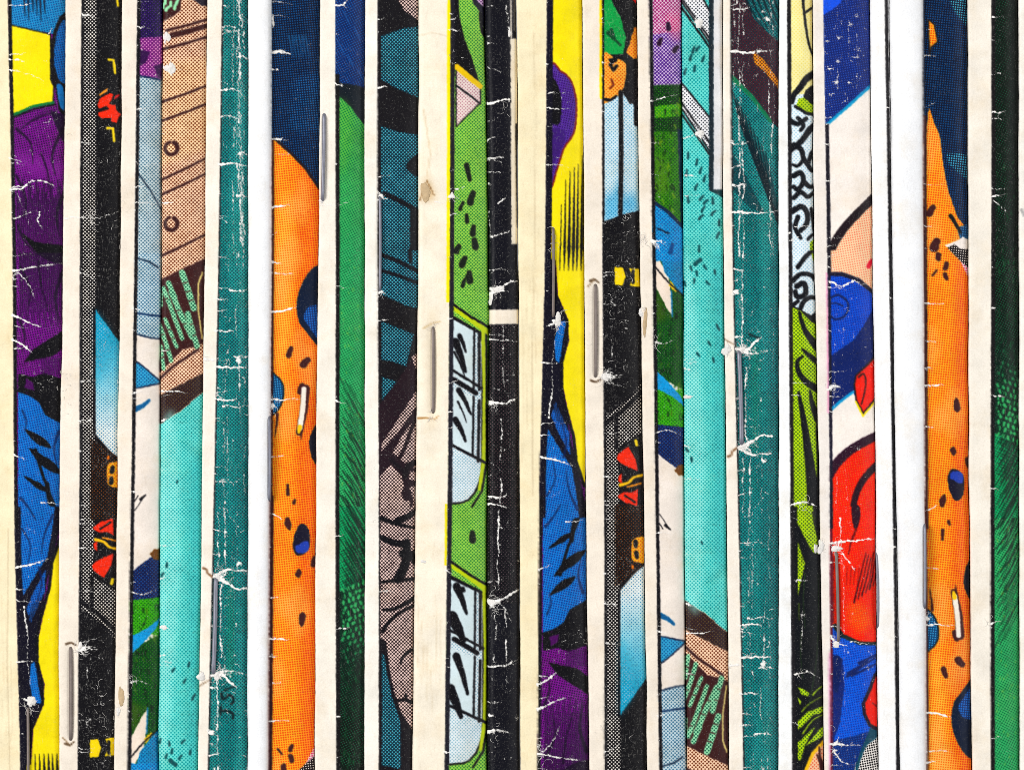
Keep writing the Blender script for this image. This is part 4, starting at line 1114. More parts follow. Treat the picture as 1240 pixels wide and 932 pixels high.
    s.tile(5, 1); s.crack([(45, 95), (90, 110), (130, 90), (190, 108)], 1.8, .9, 6); s.crack([(38, 490), (60, 470), (90, 480)], 1.5, .9, 7); s.crack([(95, 260), (90, 380)], .8, .7); s.scratch(130, 250, 480, .4, .7); s.scratch(62, 300, 560, .5, .8)
    s.burst((48, 480), 7, 9, 1.0); s.burst((150, 700), 8, 8, .7, .5)
    s.scratch(105, 700, 932, .5, .8); s.scratch(70, 800, 932, .5, .8)
    s.tile(5, 2)
    s.crack([(45, 112), (100, 105), (160, 100), (215, 92)], 2.2, 1, 4); s.burst((72, 130), 9, 16, 2.2, 1.0); s.crack([(90, 150), (120, 190), (140, 215)], 1.8, .9, 5); s.crack([(82, 20), (88, 190)], 1.2, .9, 3); s.scratch(95, 190, 440, .6, .9)
    s.crack([(45, 448), (70, 470), (110, 482)], 2.4, 1, 4); s.crack([(120, 470), (215, 480)], 1.2, .9, 3); s.scratch(98, 470, 720, .5, .9)
    s.crack([(45, 840), (70, 838), (135, 842), (160, 840)], 1.7, .95, 4); s.burst((66, 836), 7, 12, 1.5); s.crack([(60, 870), (90, 905), (130, 915)], 1.5, .9, 3); s.scratch(136, 780, 945, .8, 1.0); s.burst((62, 862), 5, 8, 1.3)
    s.photo(); s.fine(1006, 1060, 0, 150, 60, (3, 9), .6, .6, .4); s.fine(1006, 1062, 330, 470, 40, (3, 9), .6, .6, .4); s.fine(1008, 1062, 520, 770, 46, (3, 10), .6, .55, .5); s.fine(1008, 1062, 780, 932, 40, (3, 10), .6, .6, .4)
    s.nicks(e, 60, (1, 5))
    s.creases(e, 50, 16)
    return s

def sheet_white_line():
    s = Sheet(1000, 1160, -10, 950, (246, 246, 246))
    s.tile(5, 0)
    e = spline([(0, 1071.4), (310, 1076.4), (620, 1081.4), (932, 1085.6)])
    s.photo()
    s.vstripe(e, 3.9, (24, 22, 26))
    for y in (130, 360, 640, 662, 771):
        s.crack([(float(e(y)) - 1, y), (float(e(y)) + 5, y + 1)], 1.2, .9, 0)
    s.nicks(e, 22, (2, 5), .5)
    return s

def sheet_plain_cream():
    s = Sheet(1140, 1400, -10, 950, (244, 240, 232))
    s.line([(1237, 254), (1240, 262)], 3, (150, 150, 152), 2, alpha=.7)
    e = spline([(0, 1251), (932, 1252)])
    s.vstripe(e, 130, (16, 66, 82), dot=(92, 186, 204), cov=.26)
    s.vstripe(e, 2, K)
    return s


# ------------------------------------------------------------------ materials
def new_mat(name):
    m = bpy.data.materials.new(name)
    m.use_nodes = True
    nt = m.node_tree
    for n in list(nt.nodes):
        nt.nodes.remove(n)
    out = nt.nodes.new('ShaderNodeOutputMaterial')
    p = nt.nodes.new('ShaderNodeBsdfPrincipled')
    nt.links.new(p.outputs[0], out.inputs[0])
    return m, nt, p

def N(nt, t, **kw):
    n = nt.nodes.new(t)
    for k, v in kw.items():
        setattr(n, k, v)
    return n

def mth(nt, op, a, b=None, clamp=False):
    n = nt.nodes.new('ShaderNodeMath')
    n.operation = op
    n.use_clamp = clamp
    for i, v in enumerate((a, b)):
        if v is None:
            continue
        if isinstance(v, (int, float)):
            n.inputs[i].default_value = v
        else:
            nt.links.new(v, n.inputs[i])
    return n.outputs[0]

def mixc(nt, f, a, b, blend='MIX'):
    n = nt.nodes.new('ShaderNodeMix')
    n.data_type = 'RGBA'
    n.blend_type = blend
    for i, v in ((0, f), (6, a), (7, b)):
        if isinstance(v, (int, float)):
            n.inputs[i].default_value = v
        elif isinstance(v, tuple):
            n.inputs[i].default_value = v
        else:
            nt.links.new(v, n.inputs[i])
    return n.outputs[2]

def cover_material(name, pitch=3.2, angle=45, scuff=0.4, gloss=0.42, mottle=0.20, grit=1.0):
    m, nt, p = new_mat(name)
    L = nt.links.new
    uv = N(nt, 'ShaderNodeUVMap', uv_map='print')
    A = N(nt, 'ShaderNodeAttribute', attribute_name='ink')
    B = N(nt, 'ShaderNodeAttribute', attribute_name='dots')
    cov = A.outputs['Alpha']
    wear = B.outputs['Alpha']
    # halftone screen
    mp = N(nt, 'ShaderNodeMapping')
    mp.inputs['Rotation'].default_value = (0, 0, math.radians(angle))
    s = 1000.0 / pitch
    mp.inputs['Scale'].default_value = (s, s, 1)
    L(uv.outputs[0], mp.inputs[0])
    fr = N(nt, 'ShaderNodeVectorMath', operation='FRACTION')
    L(mp.outputs[0], fr.inputs[0])
    sb = N(nt, 'ShaderNodeVectorMath', operation='SUBTRACT')
    L(fr.outputs[0], sb.inputs[0])
    sb.inputs[1].default_value = (.5, .5, 0)
    ml = N(nt, 'ShaderNodeVectorMath', operation='MULTIPLY')
    L(sb.outputs[0], ml.inputs[0])
    ml.inputs[1].default_value = (1, 1, 0)
    ln = N(nt, 'ShaderNodeVectorMath', operation='LENGTH')
    L(ml.outputs[0], ln.inputs[0])
    def nz(scale, detail=2, rough=0.5, vec=None):
        n = N(nt, 'ShaderNodeTexNoise')
        n.inputs['Scale'].default_value = scale
        n.inputs['Detail'].default_value = detail
        n.inputs['Roughness'].default_value = rough
        L(vec or uv.outputs[0], n.inputs['Vector'])
        return n.outputs[0]
    r = mth(nt, 'SQRT', mth(nt, 'DIVIDE', cov, math.pi))
    r = mth(nt, 'ADD', r, mth(nt, 'MULTIPLY', mth(nt, 'SUBTRACT', nz(260), 0.5), 0.22))
    r = mth(nt, 'ADD', r, mth(nt, 'MULTIPLY', mth(nt, 'SUBTRACT', nz(75, 3, .6), 0.5), 0.26))
    d = mth(nt, 'SUBTRACT', r, ln.outputs['Value'])
    mask = mth(nt, 'ADD', mth(nt, 'MULTIPLY', d, 7.0), 0.5, clamp=True)
    mask = mth(nt, 'MULTIPLY', mask, mth(nt, 'GREATER_THAN', cov, 0.015))
    ga, gb = N(nt, 'ShaderNodeGamma'), N(nt, 'ShaderNodeGamma')
    for g_, src_ in ((ga, A), (gb, B)):
        g_.inputs[1].default_value = 2.2
        L(src_.outputs['Color'], g_.inputs[0])
    c = mixc(nt, mask, ga.outputs[0], gb.outputs[0])
    # uneven ink: broad mottling and fine grain
    mo = mth(nt, 'ADD', mth(nt, 'MULTIPLY', nz(28, 4, .6), mottle * 2), 1 - mottle)
    gr = mth(nt, 'ADD', mth(nt, 'MULTIPLY', nz(520, 3, .75), 0.40), 0.80)
    hv = N(nt, 'ShaderNodeCombineColor')
    f = mth(nt, 'MULTIPLY', mo, gr)
    for i in range(3):
        L(f, hv.inputs[i])
    c = mixc(nt, 1.0, c, hv.outputs[0], 'MULTIPLY')
    # gritty ink: dark starved flecks and pale pinholes where there is ink, none on bare stock
    sepc = N(nt, 'ShaderNodeSeparateColor')
    L(c, sepc.inputs[0])
    lum = mth(nt, 'ADD', mth(nt, 'ADD', mth(nt, 'MULTIPLY', sepc.outputs[0], .35), mth(nt, 'MULTIPLY', sepc.outputs[1], .5)), mth(nt, 'MULTIPLY', sepc.outputs[2], .15))
    inky = mth(nt, 'MULTIPLY', mth(nt, 'SUBTRACT', 0.55, lum), 3.0, clamp=True)
    dk = mth(nt, 'MULTIPLY', mth(nt, 'SUBTRACT', nz(300, 4, .8), 0.50, clamp=True), grit * 5.5, clamp=True)
    dk = mth(nt, 'MULTIPLY', mth(nt, 'MULTIPLY', dk, inky), mth(nt, 'ADD', mth(nt, 'MULTIPLY', nz(18, 3, .6), 1.6), -0.2, clamp=True), clamp=True)
    c = mixc(nt, dk, c, mixc(nt, 0.93, c, (0.006, 0.006, 0.01, 1)))
    ph = mth(nt, 'MULTIPLY', mth(nt, 'SUBTRACT', nz(430, 3, .8, None), 0.60, clamp=True), grit * 4.0, clamp=True)
    ph = mth(nt, 'MULTIPLY', ph, mth(nt, 'MULTIPLY', inky, 0.45))
    c = mixc(nt, ph, c, (0.62, 0.62, 0.56, 1))
    # grime on bare stock: small dark flecks and faint grey smears
    bare = mth(nt, 'SUBTRACT', 1.0, inky, clamp=True)
    fl = mth(nt, 'MULTIPLY', mth(nt, 'SUBTRACT', nz(170, 4, .75), 0.665, clamp=True), 7.0, clamp=True)
    fl = mth(nt, 'MULTIPLY', mth(nt, 'MULTIPLY', fl, bare), 0.5)
    c = mixc(nt, fl, c, (0.33, 0.28, 0.22, 1))
    stv = N(nt, 'ShaderNodeMapping')
    stv.inputs['Scale'].default_value = (1, .3, 1)
    L(uv.outputs[0], stv.inputs[0])
    sm = mth(nt, 'MULTIPLY', mth(nt, 'MULTIPLY', mth(nt, 'SUBTRACT', nz(260, 4, .65, stv.outputs[0]), 0.53, clamp=True), 1.0, clamp=True), bare)
    c = mixc(nt, sm, c, (0.60, 0.55, 0.47, 1), 'MULTIPLY')
    # foxing: faint brown bloom on bare stock
    fx = mth(nt, 'MULTIPLY', mth(nt, 'SUBTRACT', nz(19, 5, .65), 0.50, clamp=True), 2.0, clamp=True)
    c = mixc(nt, fx, c, (0.88, 0.77, 0.60, 1), 'MULTIPLY')
    # rubbed specks and hairline scuffs
    st = N(nt, 'ShaderNodeMapping')
    st.inputs['Scale'].default_value = (1, .22, 1)
    st.inputs['Rotation'].default_value = (0, 0, 0.25)
    L(uv.outputs[0], st.inputs[0])
    st2 = N(nt, 'ShaderNodeMapping')
    st2.inputs['Scale'].default_value = (.3, 1, 1)
    st2.inputs['Rotation'].default_value = (0, 0, -0.5)
    L(uv.outputs[0], st2.inputs[0])
    patch = mth(nt, 'MULTIPLY', mth(nt, 'SUBTRACT', nz(22, 3, .6), 0.34, clamp=True), 2.6, clamp=True)
    h1 = mth(nt, 'MULTIPLY', mth(nt, 'SUBTRACT', nz(640, 2, .6, st.outputs[0]), 0.60, clamp=True), 5.0, clamp=True)
    h2 = mth(nt, 'MULTIPLY', mth(nt, 'SUBTRACT', nz(560, 2, .6, st2.outputs[0]), 0.62, clamp=True), 5.0, clamp=True)
    sp = mth(nt, 'MULTIPLY', mth(nt, 'SUBTRACT', nz(420, 3, .7), 0.64, clamp=True), 5.0, clamp=True)
    sc = mth(nt, 'ADD', mth(nt, 'ADD', h1, h2), sp, clamp=True)
    sc = mth(nt, 'MULTIPLY', mth(nt, 'MULTIPLY', sc, patch), scuff, clamp=True)
    c = mixc(nt, mth(nt, 'MULTIPLY', sc, 0.8), c, (0.50, 0.48, 0.45, 1))
    wn = mth(nt, 'MULTIPLY', mth(nt, 'SUBTRACT', nz(620, 3, .75), 0.5), 1.7)
    wv = mth(nt, 'MULTIPLY', mth(nt, 'SUBTRACT', mth(nt, 'ADD', mth(nt, 'MULTIPLY', wear, 1.9), wn), 0.36), 1.5, clamp=True)
    wv = mth(nt, 'MULTIPLY', wv, mth(nt, 'MULTIPLY', wear, 6.0, clamp=True))
    c = mixc(nt, wv, c, (0.84, 0.82, 0.785, 1))
    L(c, p.inputs['Base Color'])
    rg = mth(nt, 'ADD', mth(nt, 'MULTIPLY', nz(60, 4, .6), 0.25), gloss - 0.1)
    rg = mth(nt, 'ADD', rg, mth(nt, 'MULTIPLY', wv, 0.35), clamp=True)
    L(rg, p.inputs['Roughness'])
    p.inputs['Specular IOR Level'].default_value = 0.10
    # paper relief
    hgt = mth(nt, 'ADD', mth(nt, 'MULTIPLY', nz(330, 4, .65), 0.3), mth(nt, 'MULTIPLY', nz(60, 3, .6), 0.8))
    hgt = mth(nt, 'ADD', hgt, mth(nt, 'MULTIPLY', wv, 0.7))
    bp = N(nt, 'ShaderNodeBump')
    bp.inputs['Strength'].default_value = 0.55
    bp.inputs['Distance'].default_value = 0.00006
    L(hgt, bp.inputs['Height'])
    L(bp.outputs[0], p.inputs['Normal'])
    return m

def plain_material(name, col, rough, metal=0.0, nscale=4000, nmix=0.25, bump=0.00002):
    m, nt, p = new_mat(name)
    tc = N(nt, 'ShaderNodeTexCoord')
    n = N(nt, 'ShaderNodeTexNoise')
    n.inputs['Scale'].default_value = nscale
    n.inputs['Detail'].default_value = 4
    nt.links.new(tc.outputs['Object'], n.inputs['Vector'])
    a = tuple(v * (1 - nmix) for v in col) + (1,)
    b = tuple(min(1, v * (1 + nmix)) for v in col) + (1,)
    nt.links.new(mixc(nt, n.outputs[0], a, b), p.inputs['Base Color'])
    p.inputs['Roughness'].default_value = rough
    p.inputs['Metallic'].default_value = metal
    bp = N(nt, 'ShaderNodeBump')
    bp.inputs['Strength'].default_value = 0.5
    bp.inputs['Distance'].default_value = bump
    nt.links.new(n.outputs[0], bp.inputs['Height'])
    nt.links.new(bp.outputs[0], p.inputs['Normal'])
    return m

M_PAGES = plain_material('page_stock', (0.62, 0.55, 0.42), 0.9, nscale=900)
M_TORN = plain_material('torn_paper', (0.74, 0.715, 0.68), 0.95, nscale=3000, nmix=0.12, bump=0.00006)
M_TAN = plain_material('exposed_brown_paper', (0.52, 0.38, 0.22), 0.95, nscale=2500, nmix=0.3, bump=0.00006)
M_STEEL = plain_material('staple_steel', (0.20, 0.205, 0.25), 0.5, metal=0.5, nscale=1500, nmix=0.25)
M_RUST = plain_material('staple_tarnished', (0.19, 0.155, 0.14), 0.55, metal=0.4, nscale=1500, nmix=0.35)
M_SHELF = plain_material('shelf_wood', (0.16, 0.10, 0.06), 0.6, nscale=60, nmix=0.4, bump=0.0002)

# ------------------------------------------------------------------ geometry
def link(name, me, parent=None, mat=None):
    o = bpy.data.objects.new(name, me)
    COL.objects.link(o)
    if parent is not None:
        o.parent = parent
    if mat is not None:
        me.materials.append(mat)
    return o

def grid_mesh(name, V, nr, nc, smooth=True):
    me = bpy.data.meshes.new(name)
    i = np.arange(nr - 1)[:, None] * nc + np.arange(nc - 1)[None, :]
    i = i.ravel()
    F = np.stack([i, i + nc, i + nc + 1, i + 1], 1)
    me.vertices.add(len(V))
    me.vertices.foreach_set('co', V.astype(np.float32).ravel())
    me.loops.add(F.size)
    me.loops.foreach_set('vertex_index', F.ravel().astype(np.int32))
    me.polygons.add(len(F))
    me.polygons.foreach_set('loop_start', (np.arange(len(F)) * 4).astype(np.int32))
    me.polygons.foreach_set('loop_total', np.full(len(F), 4, np.int32))
    me.polygons.foreach_set('use_smooth', np.full(len(F), smooth))
    me.update()
    return me, F

def W3(px, depth, py):
    return ((px - 620) * PX, depth * PX, ZC + (466 - py) * PX)

ROWS = np.concatenate([np.linspace(-834, -210, 14), np.arange(-200, -24, 8), np.arange(-22, 955, 1.2),
                       np.arange(956, 1140, 8), np.linspace(1150, 1766, 14)])

BOUND = [None] * 22
def bnd(i, pts):
    f = spline(pts)
    BOUND[i] = lambda y, f=f, i=i: f(y) + 0.6 * noise1(y, i, 0.016) + 0.12 * noise1(y, i + 40, 0.09)

Q = (0, 310, 620, 932)
for i, v in {0: (-42, -40, -38, -34), 1: (79, 76, 71.6, 71), 2: (147.5, 145, 141, 138), 3: (196.2, 195.2, 192.6, 191.4),
             4: (251, 247.3, 244, 239.5), 5: (300, 300, 299.6, 299), 6: (387.5, 385, 382, 380.4), 7: (441.4, 441.2, 441.5, 441.2),
             8: (506.5, 506, 503, 499), 9: (586.6, 592, 590, 590), 10: (625.4, 627.6, 629.2, 630.2), 11: (704.8, 707, 709.5, 713),
             12: (771, 774.6, 779.5, 783.5), 13: (825, 827.4, 828.6, 832), 14: (875.4, 876.3, 880.2, 882.6), 15: (943, 943, 943, 942.6),
             16: (983.4, 986.2, 992.4, 998), 17: (1053, 1057, 1060.6, 1064), 18: (1077, 1080.5, 1085.5, 1090), 19: (1172, 1173, 1174, 1177),
             20: (1233.2, 1234, 1234, 1235), 21: (1302, 1304, 1304, 1306)}.items():
    bnd(i, list(zip(Q, v)))

class Comic:
    pass

def rough_edge(y, seed, amp):
    return amp * noise1(y, seed, 0.18) + amp * 0.5 * noise1(y, seed + 5, 0.6)

def make_comic(idx, sample, to_src, mat, label, fold, crest=0.0, drop=8, power=2.6, rl=2.6, roll=None, staples=(), dents=(), wood=0.22, fine_from=0.0):
    """fold: x(y) where the cover starts to fall back; roll: (x_end(y), height) for a rolled white edge"""
    root = bpy.data.objects.new('comic_book', None)
    COL.objects.link(root)
    root.location = ((float(BOUND[idx](466)) + float(BOUND[idx + 1](466)) - 1240) / 2 * PX, 0.0, 0.0)
    root.empty_display_size = 0.01
    root['label'] = label
    root['category'] = 'comic book'
    root['group'] = 'comic books packed side by side, spines out'
    ox = root.location.x
    xl = lambda y: BOUND[idx](y) + 0.35 + np.abs(rough_edge(y, idx + 60, wood))
    xr = lambda y: BOUND[idx + 1](y) - 0.35

    def depth(x, y):
        a, b = xl(y), xr(y)
        u = x - a
        t = np.clip(1 - u / rl, 0, 1)
        d = crest + rl * 0.9 * (1 - np.sqrt(np.clip(1 - t * t, 0, 1)))
        f = fold(y)
        s = np.clip((x - f) / np.maximum(b - f, 1), 0, 1.0)
        d = d + drop * s ** power
        rr = np.clip(1 - (b - x) / 2.5, 0, 1)
        d = d + 2.2 * (1 - np.sqrt(np.clip(1 - rr * rr, 0, 1)))
        if roll is not None:
            e = roll[0](y)
            v = np.clip((x - a) / np.maximum(e - a, 1), 0, 1)
            hump = np.sqrt(np.clip(1 - (2 * v - 1) ** 2 * 0.98, 0, 1))
            d = d - roll[1] * hump * (v < 1)
            d = d + np.where(x > e, roll[2], 0) * np.clip((x - e) / 1.2, 0, 1)
        d = d + 0.9 * noise1(y, idx + 20, 0.012) + 0.28 * noise2(x, y, 0.06, idx) + 0.10 * noise2(x, y, 0.3, idx + 3)
        for (sx, ya, yb, dep, wid) in dents:
            g = np.exp(-((x - sx) / wid) ** 2) / (1 + np.exp((ya - y) / 2.0)) / (1 + np.exp((y - yb) / 2.0))
            d = d + dep * g
        return d

    # columns: back cover, spine, front cover as one bent sheet
    wid = float(xr(466) - xl(466))
    us = [0.0, 0.35 / wid, 0.9 / wid, 1.7 / wid]
    u = 2.6 / wid
    ff = fine_from
    while u < 1 - 1.0 / wid:
        us.append(u)
        u += (0.9 if u * wid >= ff else 2.2) / wid
    us += [1 - 0.8 / wid, 1 - 0.3 / wid, 1.0]
    us = np.array(us)
    y = ROWS
    nr = len(y)
    a, b = xl(y)[:, None], xr(y)[:, None]
    Xf = a + (b - a) * us[None, :]
    Yf = np.broadcast_to(y[:, None], Xf.shape)
    Df = depth(Xf, Yf)
    back = np.array([1680, 700, 250, 90, 35, 14, 5.0])
    def wall(sign, x_edge, d_edge, bk):
        xs, ds, ps = [], [], []
        for k in bk:
            inset = 0.5 + (1.2 if k > 300 else 0.4)
            xs.append(x_edge + sign * inset * min(1, k / 30))
            ds.append(d_edge + k)
            ps.append(x_edge - sign * k)
        return np.concatenate(xs, 1), np.concatenate(ds, 1), np.concatenate(ps, 1)
    lx, ld, lp = wall(+1, Xf[:, :1], Df[:, :1], back)
    rx, rd, rp = wall(-1, Xf[:, -1:], Df[:, -1:], back[::-1])
    X = np.concatenate([lx, Xf, rx], 1)
    D = np.concatenate([ld, Df, rd], 1)
    P = np.concatenate([lp, Xf, rp], 1)
    Y = np.broadcast_to(y[:, None], X.shape)
    sx, sy = to_src(P, Y)
    C = sample(sx, sy)
    D = D - 0.55 * C[..., 7] * (D < 60)
    D = np.minimum(D, 1690)
    V = np.stack([(X - 620) * PX - ox, D * PX, ZC + (466 - Y) * PX], -1).reshape(-1, 3)
    V[:, 2] = np.clip(V[:, 2], 0.0005, BOOK_H - 0.0005)
    nc = X.shape[1]
    me, F = grid_mesh('cover', V, nr, nc)
    c8 = C.reshape(-1, 8)
    at = me.color_attributes.new('ink', 'FLOAT_COLOR', 'POINT')
    at.data.foreach_set('color', np.ascontiguousarray(c8[:, [0, 1, 2, 6]], np.float32).ravel())
    at = me.color_attributes.new('dots', 'FLOAT_COLOR', 'POINT')
    at.data.foreach_set('color', np.ascontiguousarray(c8[:, [3, 4, 5, 7]], np.float32).ravel())
    uvl = me.uv_layers.new(name='print')
    UV = np.stack([sx.ravel() / 1000, sy.ravel() / 1000], 1)
    uvl.data.foreach_set('uv', UV[F.ravel()].astype(np.float32).ravel())
    cover = link('cover', me, root, mat)

    # page block inside the cover
    pr = np.linspace(-824, 1756, 9)
    ring = []
    for yy in pr:
        A, B = float(xl(yy)) + 2.8, float(xr(yy)) - 2.8
        dd = float(depth(np.array(B - 1.0), np.array(yy)))
        for (xx, dp) in ((A, dd + 8), (B, dd + 10), (B, 1685), (A, 1685)):
            w = W3(xx, dp, yy)
            ring.append((w[0] - ox, w[1], w[2]))
    fc = [(0, 1, 2, 3), tuple(len(ring) - 1 - k for k in range(4))]
    for r in range(len(pr) - 1):
        for k in range(4):
            fc.append((r*4 + k, r*4 + 4 + k, r*4 + 4 + (k + 1) % 4, r*4 + (k + 1) % 4))
    pm = bpy.data.meshes.new('page_block')
    pm.from_pydata(ring, [], fc)
    link('page_block', pm, root, M_PAGES)

    c = Comic()
    c.cover, c.root, c.depth, c.xl, c.xr, c.ox, c.idx = cover, root, depth, xl, xr, ox, idx
    for st in staples:
        add_staple(c, *st)
    return c

def tube(path, rad, n=8, flat=1.0):
    path = np.array(path, float)
    T = np.gradient(path, axis=0)
    T /= np.linalg.norm(T, axis=1)[:, None] + 1e-12
    V = []
    for p, t, r in zip(path, T, np.broadcast_to(rad, (len(path),))):
        up = np.array([1.0, 0, 0]) if abs(t[0]) < 0.8 else np.array([0, 1.0, 0])
        s = np.cross(t, up)
        s /= np.linalg.norm(s)
        q = np.cross(t, s)
        for k in range(n):
            an = 2 * math.pi * k / n
            V.append(p + (math.cos(an) * s * flat + math.sin(an) * q) * r)
    F = []
    m = len(path)
    for i in range(m - 1):
        for k in range(n):
            F.append((i*n + k, i*n + (k+1) % n, (i+1)*n + (k+1) % n, (i+1)*n + k))
    F.append(tuple(range(n))[::-1])
    F.append(tuple((m-1)*n + k for k in range(n)))
    return V, F

def add_staple(c, x, ya, yb, mat=None, rad=2.3, lift=0.4, lean=0.0):
    rad *= 0.9
    lift += 0.7
    ys = np.linspace(ya, yb, 26)
    P = []
    d0 = float(c.depth(np.array(x), np.array(ya)))
    d1 = float(c.depth(np.array(x + lean), np.array(yb)))
    for k in (14, 9, 5, 2.5):
        P.append((x, d0 + k, ya - 0.2 + (0.9 if k < 3 else 0)))
    for i, yy in enumerate(ys):
        t = i / (len(ys) - 1)
        xx = x + lean * t + 0.5 * math.sin(t * 3.1)
        d = float(c.depth(np.array(xx), np.array(yy)))
        bow = 1.2 * math.sin(math.pi * t) ** 0.5
        end = 2.2 * (max(0, 1 - t * 14) ** 2 + max(0, 1 - (1 - t) * 14) ** 2)
        P.append((xx, d - lift - bow + end, yy + (1.2 if i == 0 else (-1.2 if i == len(ys) - 1 else 0))))
    for k in (2.5, 5, 9, 14):
        P.append((x + lean, d1 + k, yb + 0.2 - (0.9 if k < 3 else 0)))
    W = [W3(*p) for p in P]
    W = [(w[0] - c.ox, w[1], w[2]) for w in W]
    V, F = tube(W, rad * PX, 10)
    me = bpy.data.meshes.new('staple')
    me.from_pydata([tuple(v) for v in V], [], F)
    me.polygons.foreach_set('use_smooth', np.ones(len(F), bool))
    link('staple', me, c.root, mat or M_STEEL)

def add_torn(c, x, y, w, h, seed, up=2.0, mat=None, name='torn_paper', spikes=0.45):
    """a lifted, ragged flake of paper standing off the cover"""
    r = np.random.RandomState(seed)
    nt_, nrg = 40, 7
    ph = r.rand(6) * 6.28
    V, F = [], []
    ang = np.linspace(0, 2 * math.pi, nt_, endpoint=False)
    rad = 0.95 + spikes * (0.55*np.sin(ang + ph[0]) + 0.5*np.sin(2*ang + ph[1]) + 0.3*np.sin(3*ang + ph[2])) + 0.22 * (r.rand(nt_) - .5)
    rad = np.clip(rad, 0.3, 2.0)
    for side in (0, 1):
        for k in range(nrg):
            f = k / (nrg - 1)
            for i in range(nt_):
                xx = x + math.cos(ang[i]) * rad[i] * f * w / 2
                yy = y + math.sin(ang[i]) * rad[i] * f * h / 2
                d = float(c.depth(np.array(xx), np.array(yy)))
                hh = 0.65 * up * (1 - f ** 2) * (0.55 + 0.6 * float(noise2(xx * 1.0, yy * 1.0, 0.4, seed)) + .3) + 0.5 * (1 - f)
                lift = 0.15 + max(hh, 0.2 * (1 - f)) + 0.25 * float(noise2(xx, yy, 0.9, seed + 1))
                if side:
                    lift = -1.0
                w3 = W3(xx, d - lift, yy)
                V.append((w3[0] - c.ox, w3[1], w3[2]))
    for s in (0, 1):
        o = s * nrg * nt_
        for k in range(nrg - 1):
            for i in range(nt_):
                j = (i + 1) % nt_
                q = (o + k*nt_ + i, o + k*nt_ + j, o + (k+1)*nt_ + j, o + (k+1)*nt_ + i)
                F.append(q if s == 0 else q[::-1])
    o1, o2 = (nrg - 1) * nt_, (2*nrg - 1) * nt_
    for i in range(nt_):
        j = (i + 1) % nt_
        F.append((o1 + i, o1 + j, o2 + j, o2 + i))
    me = bpy.data.meshes.new(name)
    me.from_pydata(V, [], F)
    me.polygons.foreach_set('use_smooth', np.ones(len(F), bool))
    link(name, me, c.cover, mat or M_TORN)

def add_fibres(c, spots, seed):
    """loose paper fibres: (x, y, count, spread, length)"""
    r = np.random.RandomState(seed)
    V, F = [], []
    for (x, y, n, spr, ln) in spots:
        for _ in range(n):
            px = x + r.normal() * spr * 0.5
            py = y + r.normal() * spr
            a = r.uniform(0, 6.28)
            L = ln * r.uniform(0.3, 1.0)
            cv = r.normal() * 1.3
            pts = []
            lift = r.uniform(0.1, 0.9)
            for k in range(6):
                t = k / 5
                xx = px + math.cos(a + cv * t) * L * t
                yy = py + math.sin(a + cv * t) * L * t
                xx = min(max(xx, float(c.xl(yy)) + 0.4), float(c.xr(yy)) - 1.0)
                d = float(c.depth(np.array(xx), np.array(yy)))
                w3 = W3(xx, d - 0.35 - lift * math.sin(t * 2.2), yy)
                pts.append((w3[0] - c.ox, w3[1], w3[2]))
            v, f = tube(pts, np.linspace(0.21, 0.08, 6) * r.uniform(.6, 1.3) * PX, 4)
            o = len(V)
            V += [tuple(q) for q in v]
            F += [tuple(o + i for i in g) for g in f]
    me = bpy.data.meshes.new('loose_fibres')
    me.from_pydata(V, [], F)
    o = link('loose_fibres', me, c.cover, M_TORN)
    o['kind'] = 'stuff'

# shelf under the comics
def slab(name, x0, x1, y0, y1, z0, z1, mat):
    me = bpy.data.meshes.new(name)
    v = [(x, y, z) for z in (z0, z1) for y in (y0, y1) for x in (x0, x1)]
    f = [(0, 2, 3, 1), (4, 5, 7, 6), (0, 1, 5, 4), (2, 6, 7, 3), (0, 4, 6, 2), (1, 3, 7, 5)]
    me.from_pydata(v, [], f)
    return link(name, me, None, mat)

sh = slab('shelf_board', -0.16, 0.16, -0.02, 0.20, -0.018, 0.0003, M_SHELF)
sh['kind'] = 'structure'

ident = lambda x, y: (x, y)
flip1 = lambda x, y: (x - F1, 1240 - y)
flip2 = lambda x, y: (x - F2, 1240 - y)

m_yel = cover_material('cover_print_yellow_purple', 2.9, 12, .30, grit=.7)
m_blk = cover_material('cover_print_black_red', 3.1, 45, .75)
m_blu = cover_material('cover_print_pale_blue', 3.1, 45, .30)
m_brn = cover_material('cover_print_brown_turquoise', 3.15, 45, .18)
m_tea = cover_material('cover_print_teal', 2.9, 45, .45)
m_ora = cover_material('cover_print_orange', 2.9, 6, .18, grit=.5, mottle=.12)
m_grn = cover_material('cover_print_green', 2.9, 30, .35, grit=.55)
m_dtl = cover_material('cover_print_dark_teal', 3.0, 45, .16)
m_lim = cover_material('cover_print_lime_green', 2.9, 45, .12)
m_blc = cover_material('cover_print_black', 3.1, 45, .38)
m_lst = cover_material('cover_print_lime_strokes', 3.2, 45, .16)
m_red = cover_material('cover_print_blue_red', 2.9, 10, .25, grit=.7)
m_wht = cover_material('cover_print_white', 3.0, 45, .05, mottle=.08)

S0 = sheet_yellow_purple().sampler(); S1 = sheet_black_red().sampler(); S2 = sheet_blue_white_green().sampler()
S3 = sheet_brown_turquoise().sampler(); S4 = sheet_teal().sampler(); S5 = sheet_orange().sampler(); S6 = sheet_green().sampler()

def lin(i, off):
    return lambda y: BOUND[i](y) + off
def between(i, f):
    return lambda y: BOUND[i](y) * (1 - f) + BOUND[i + 1](y) * f

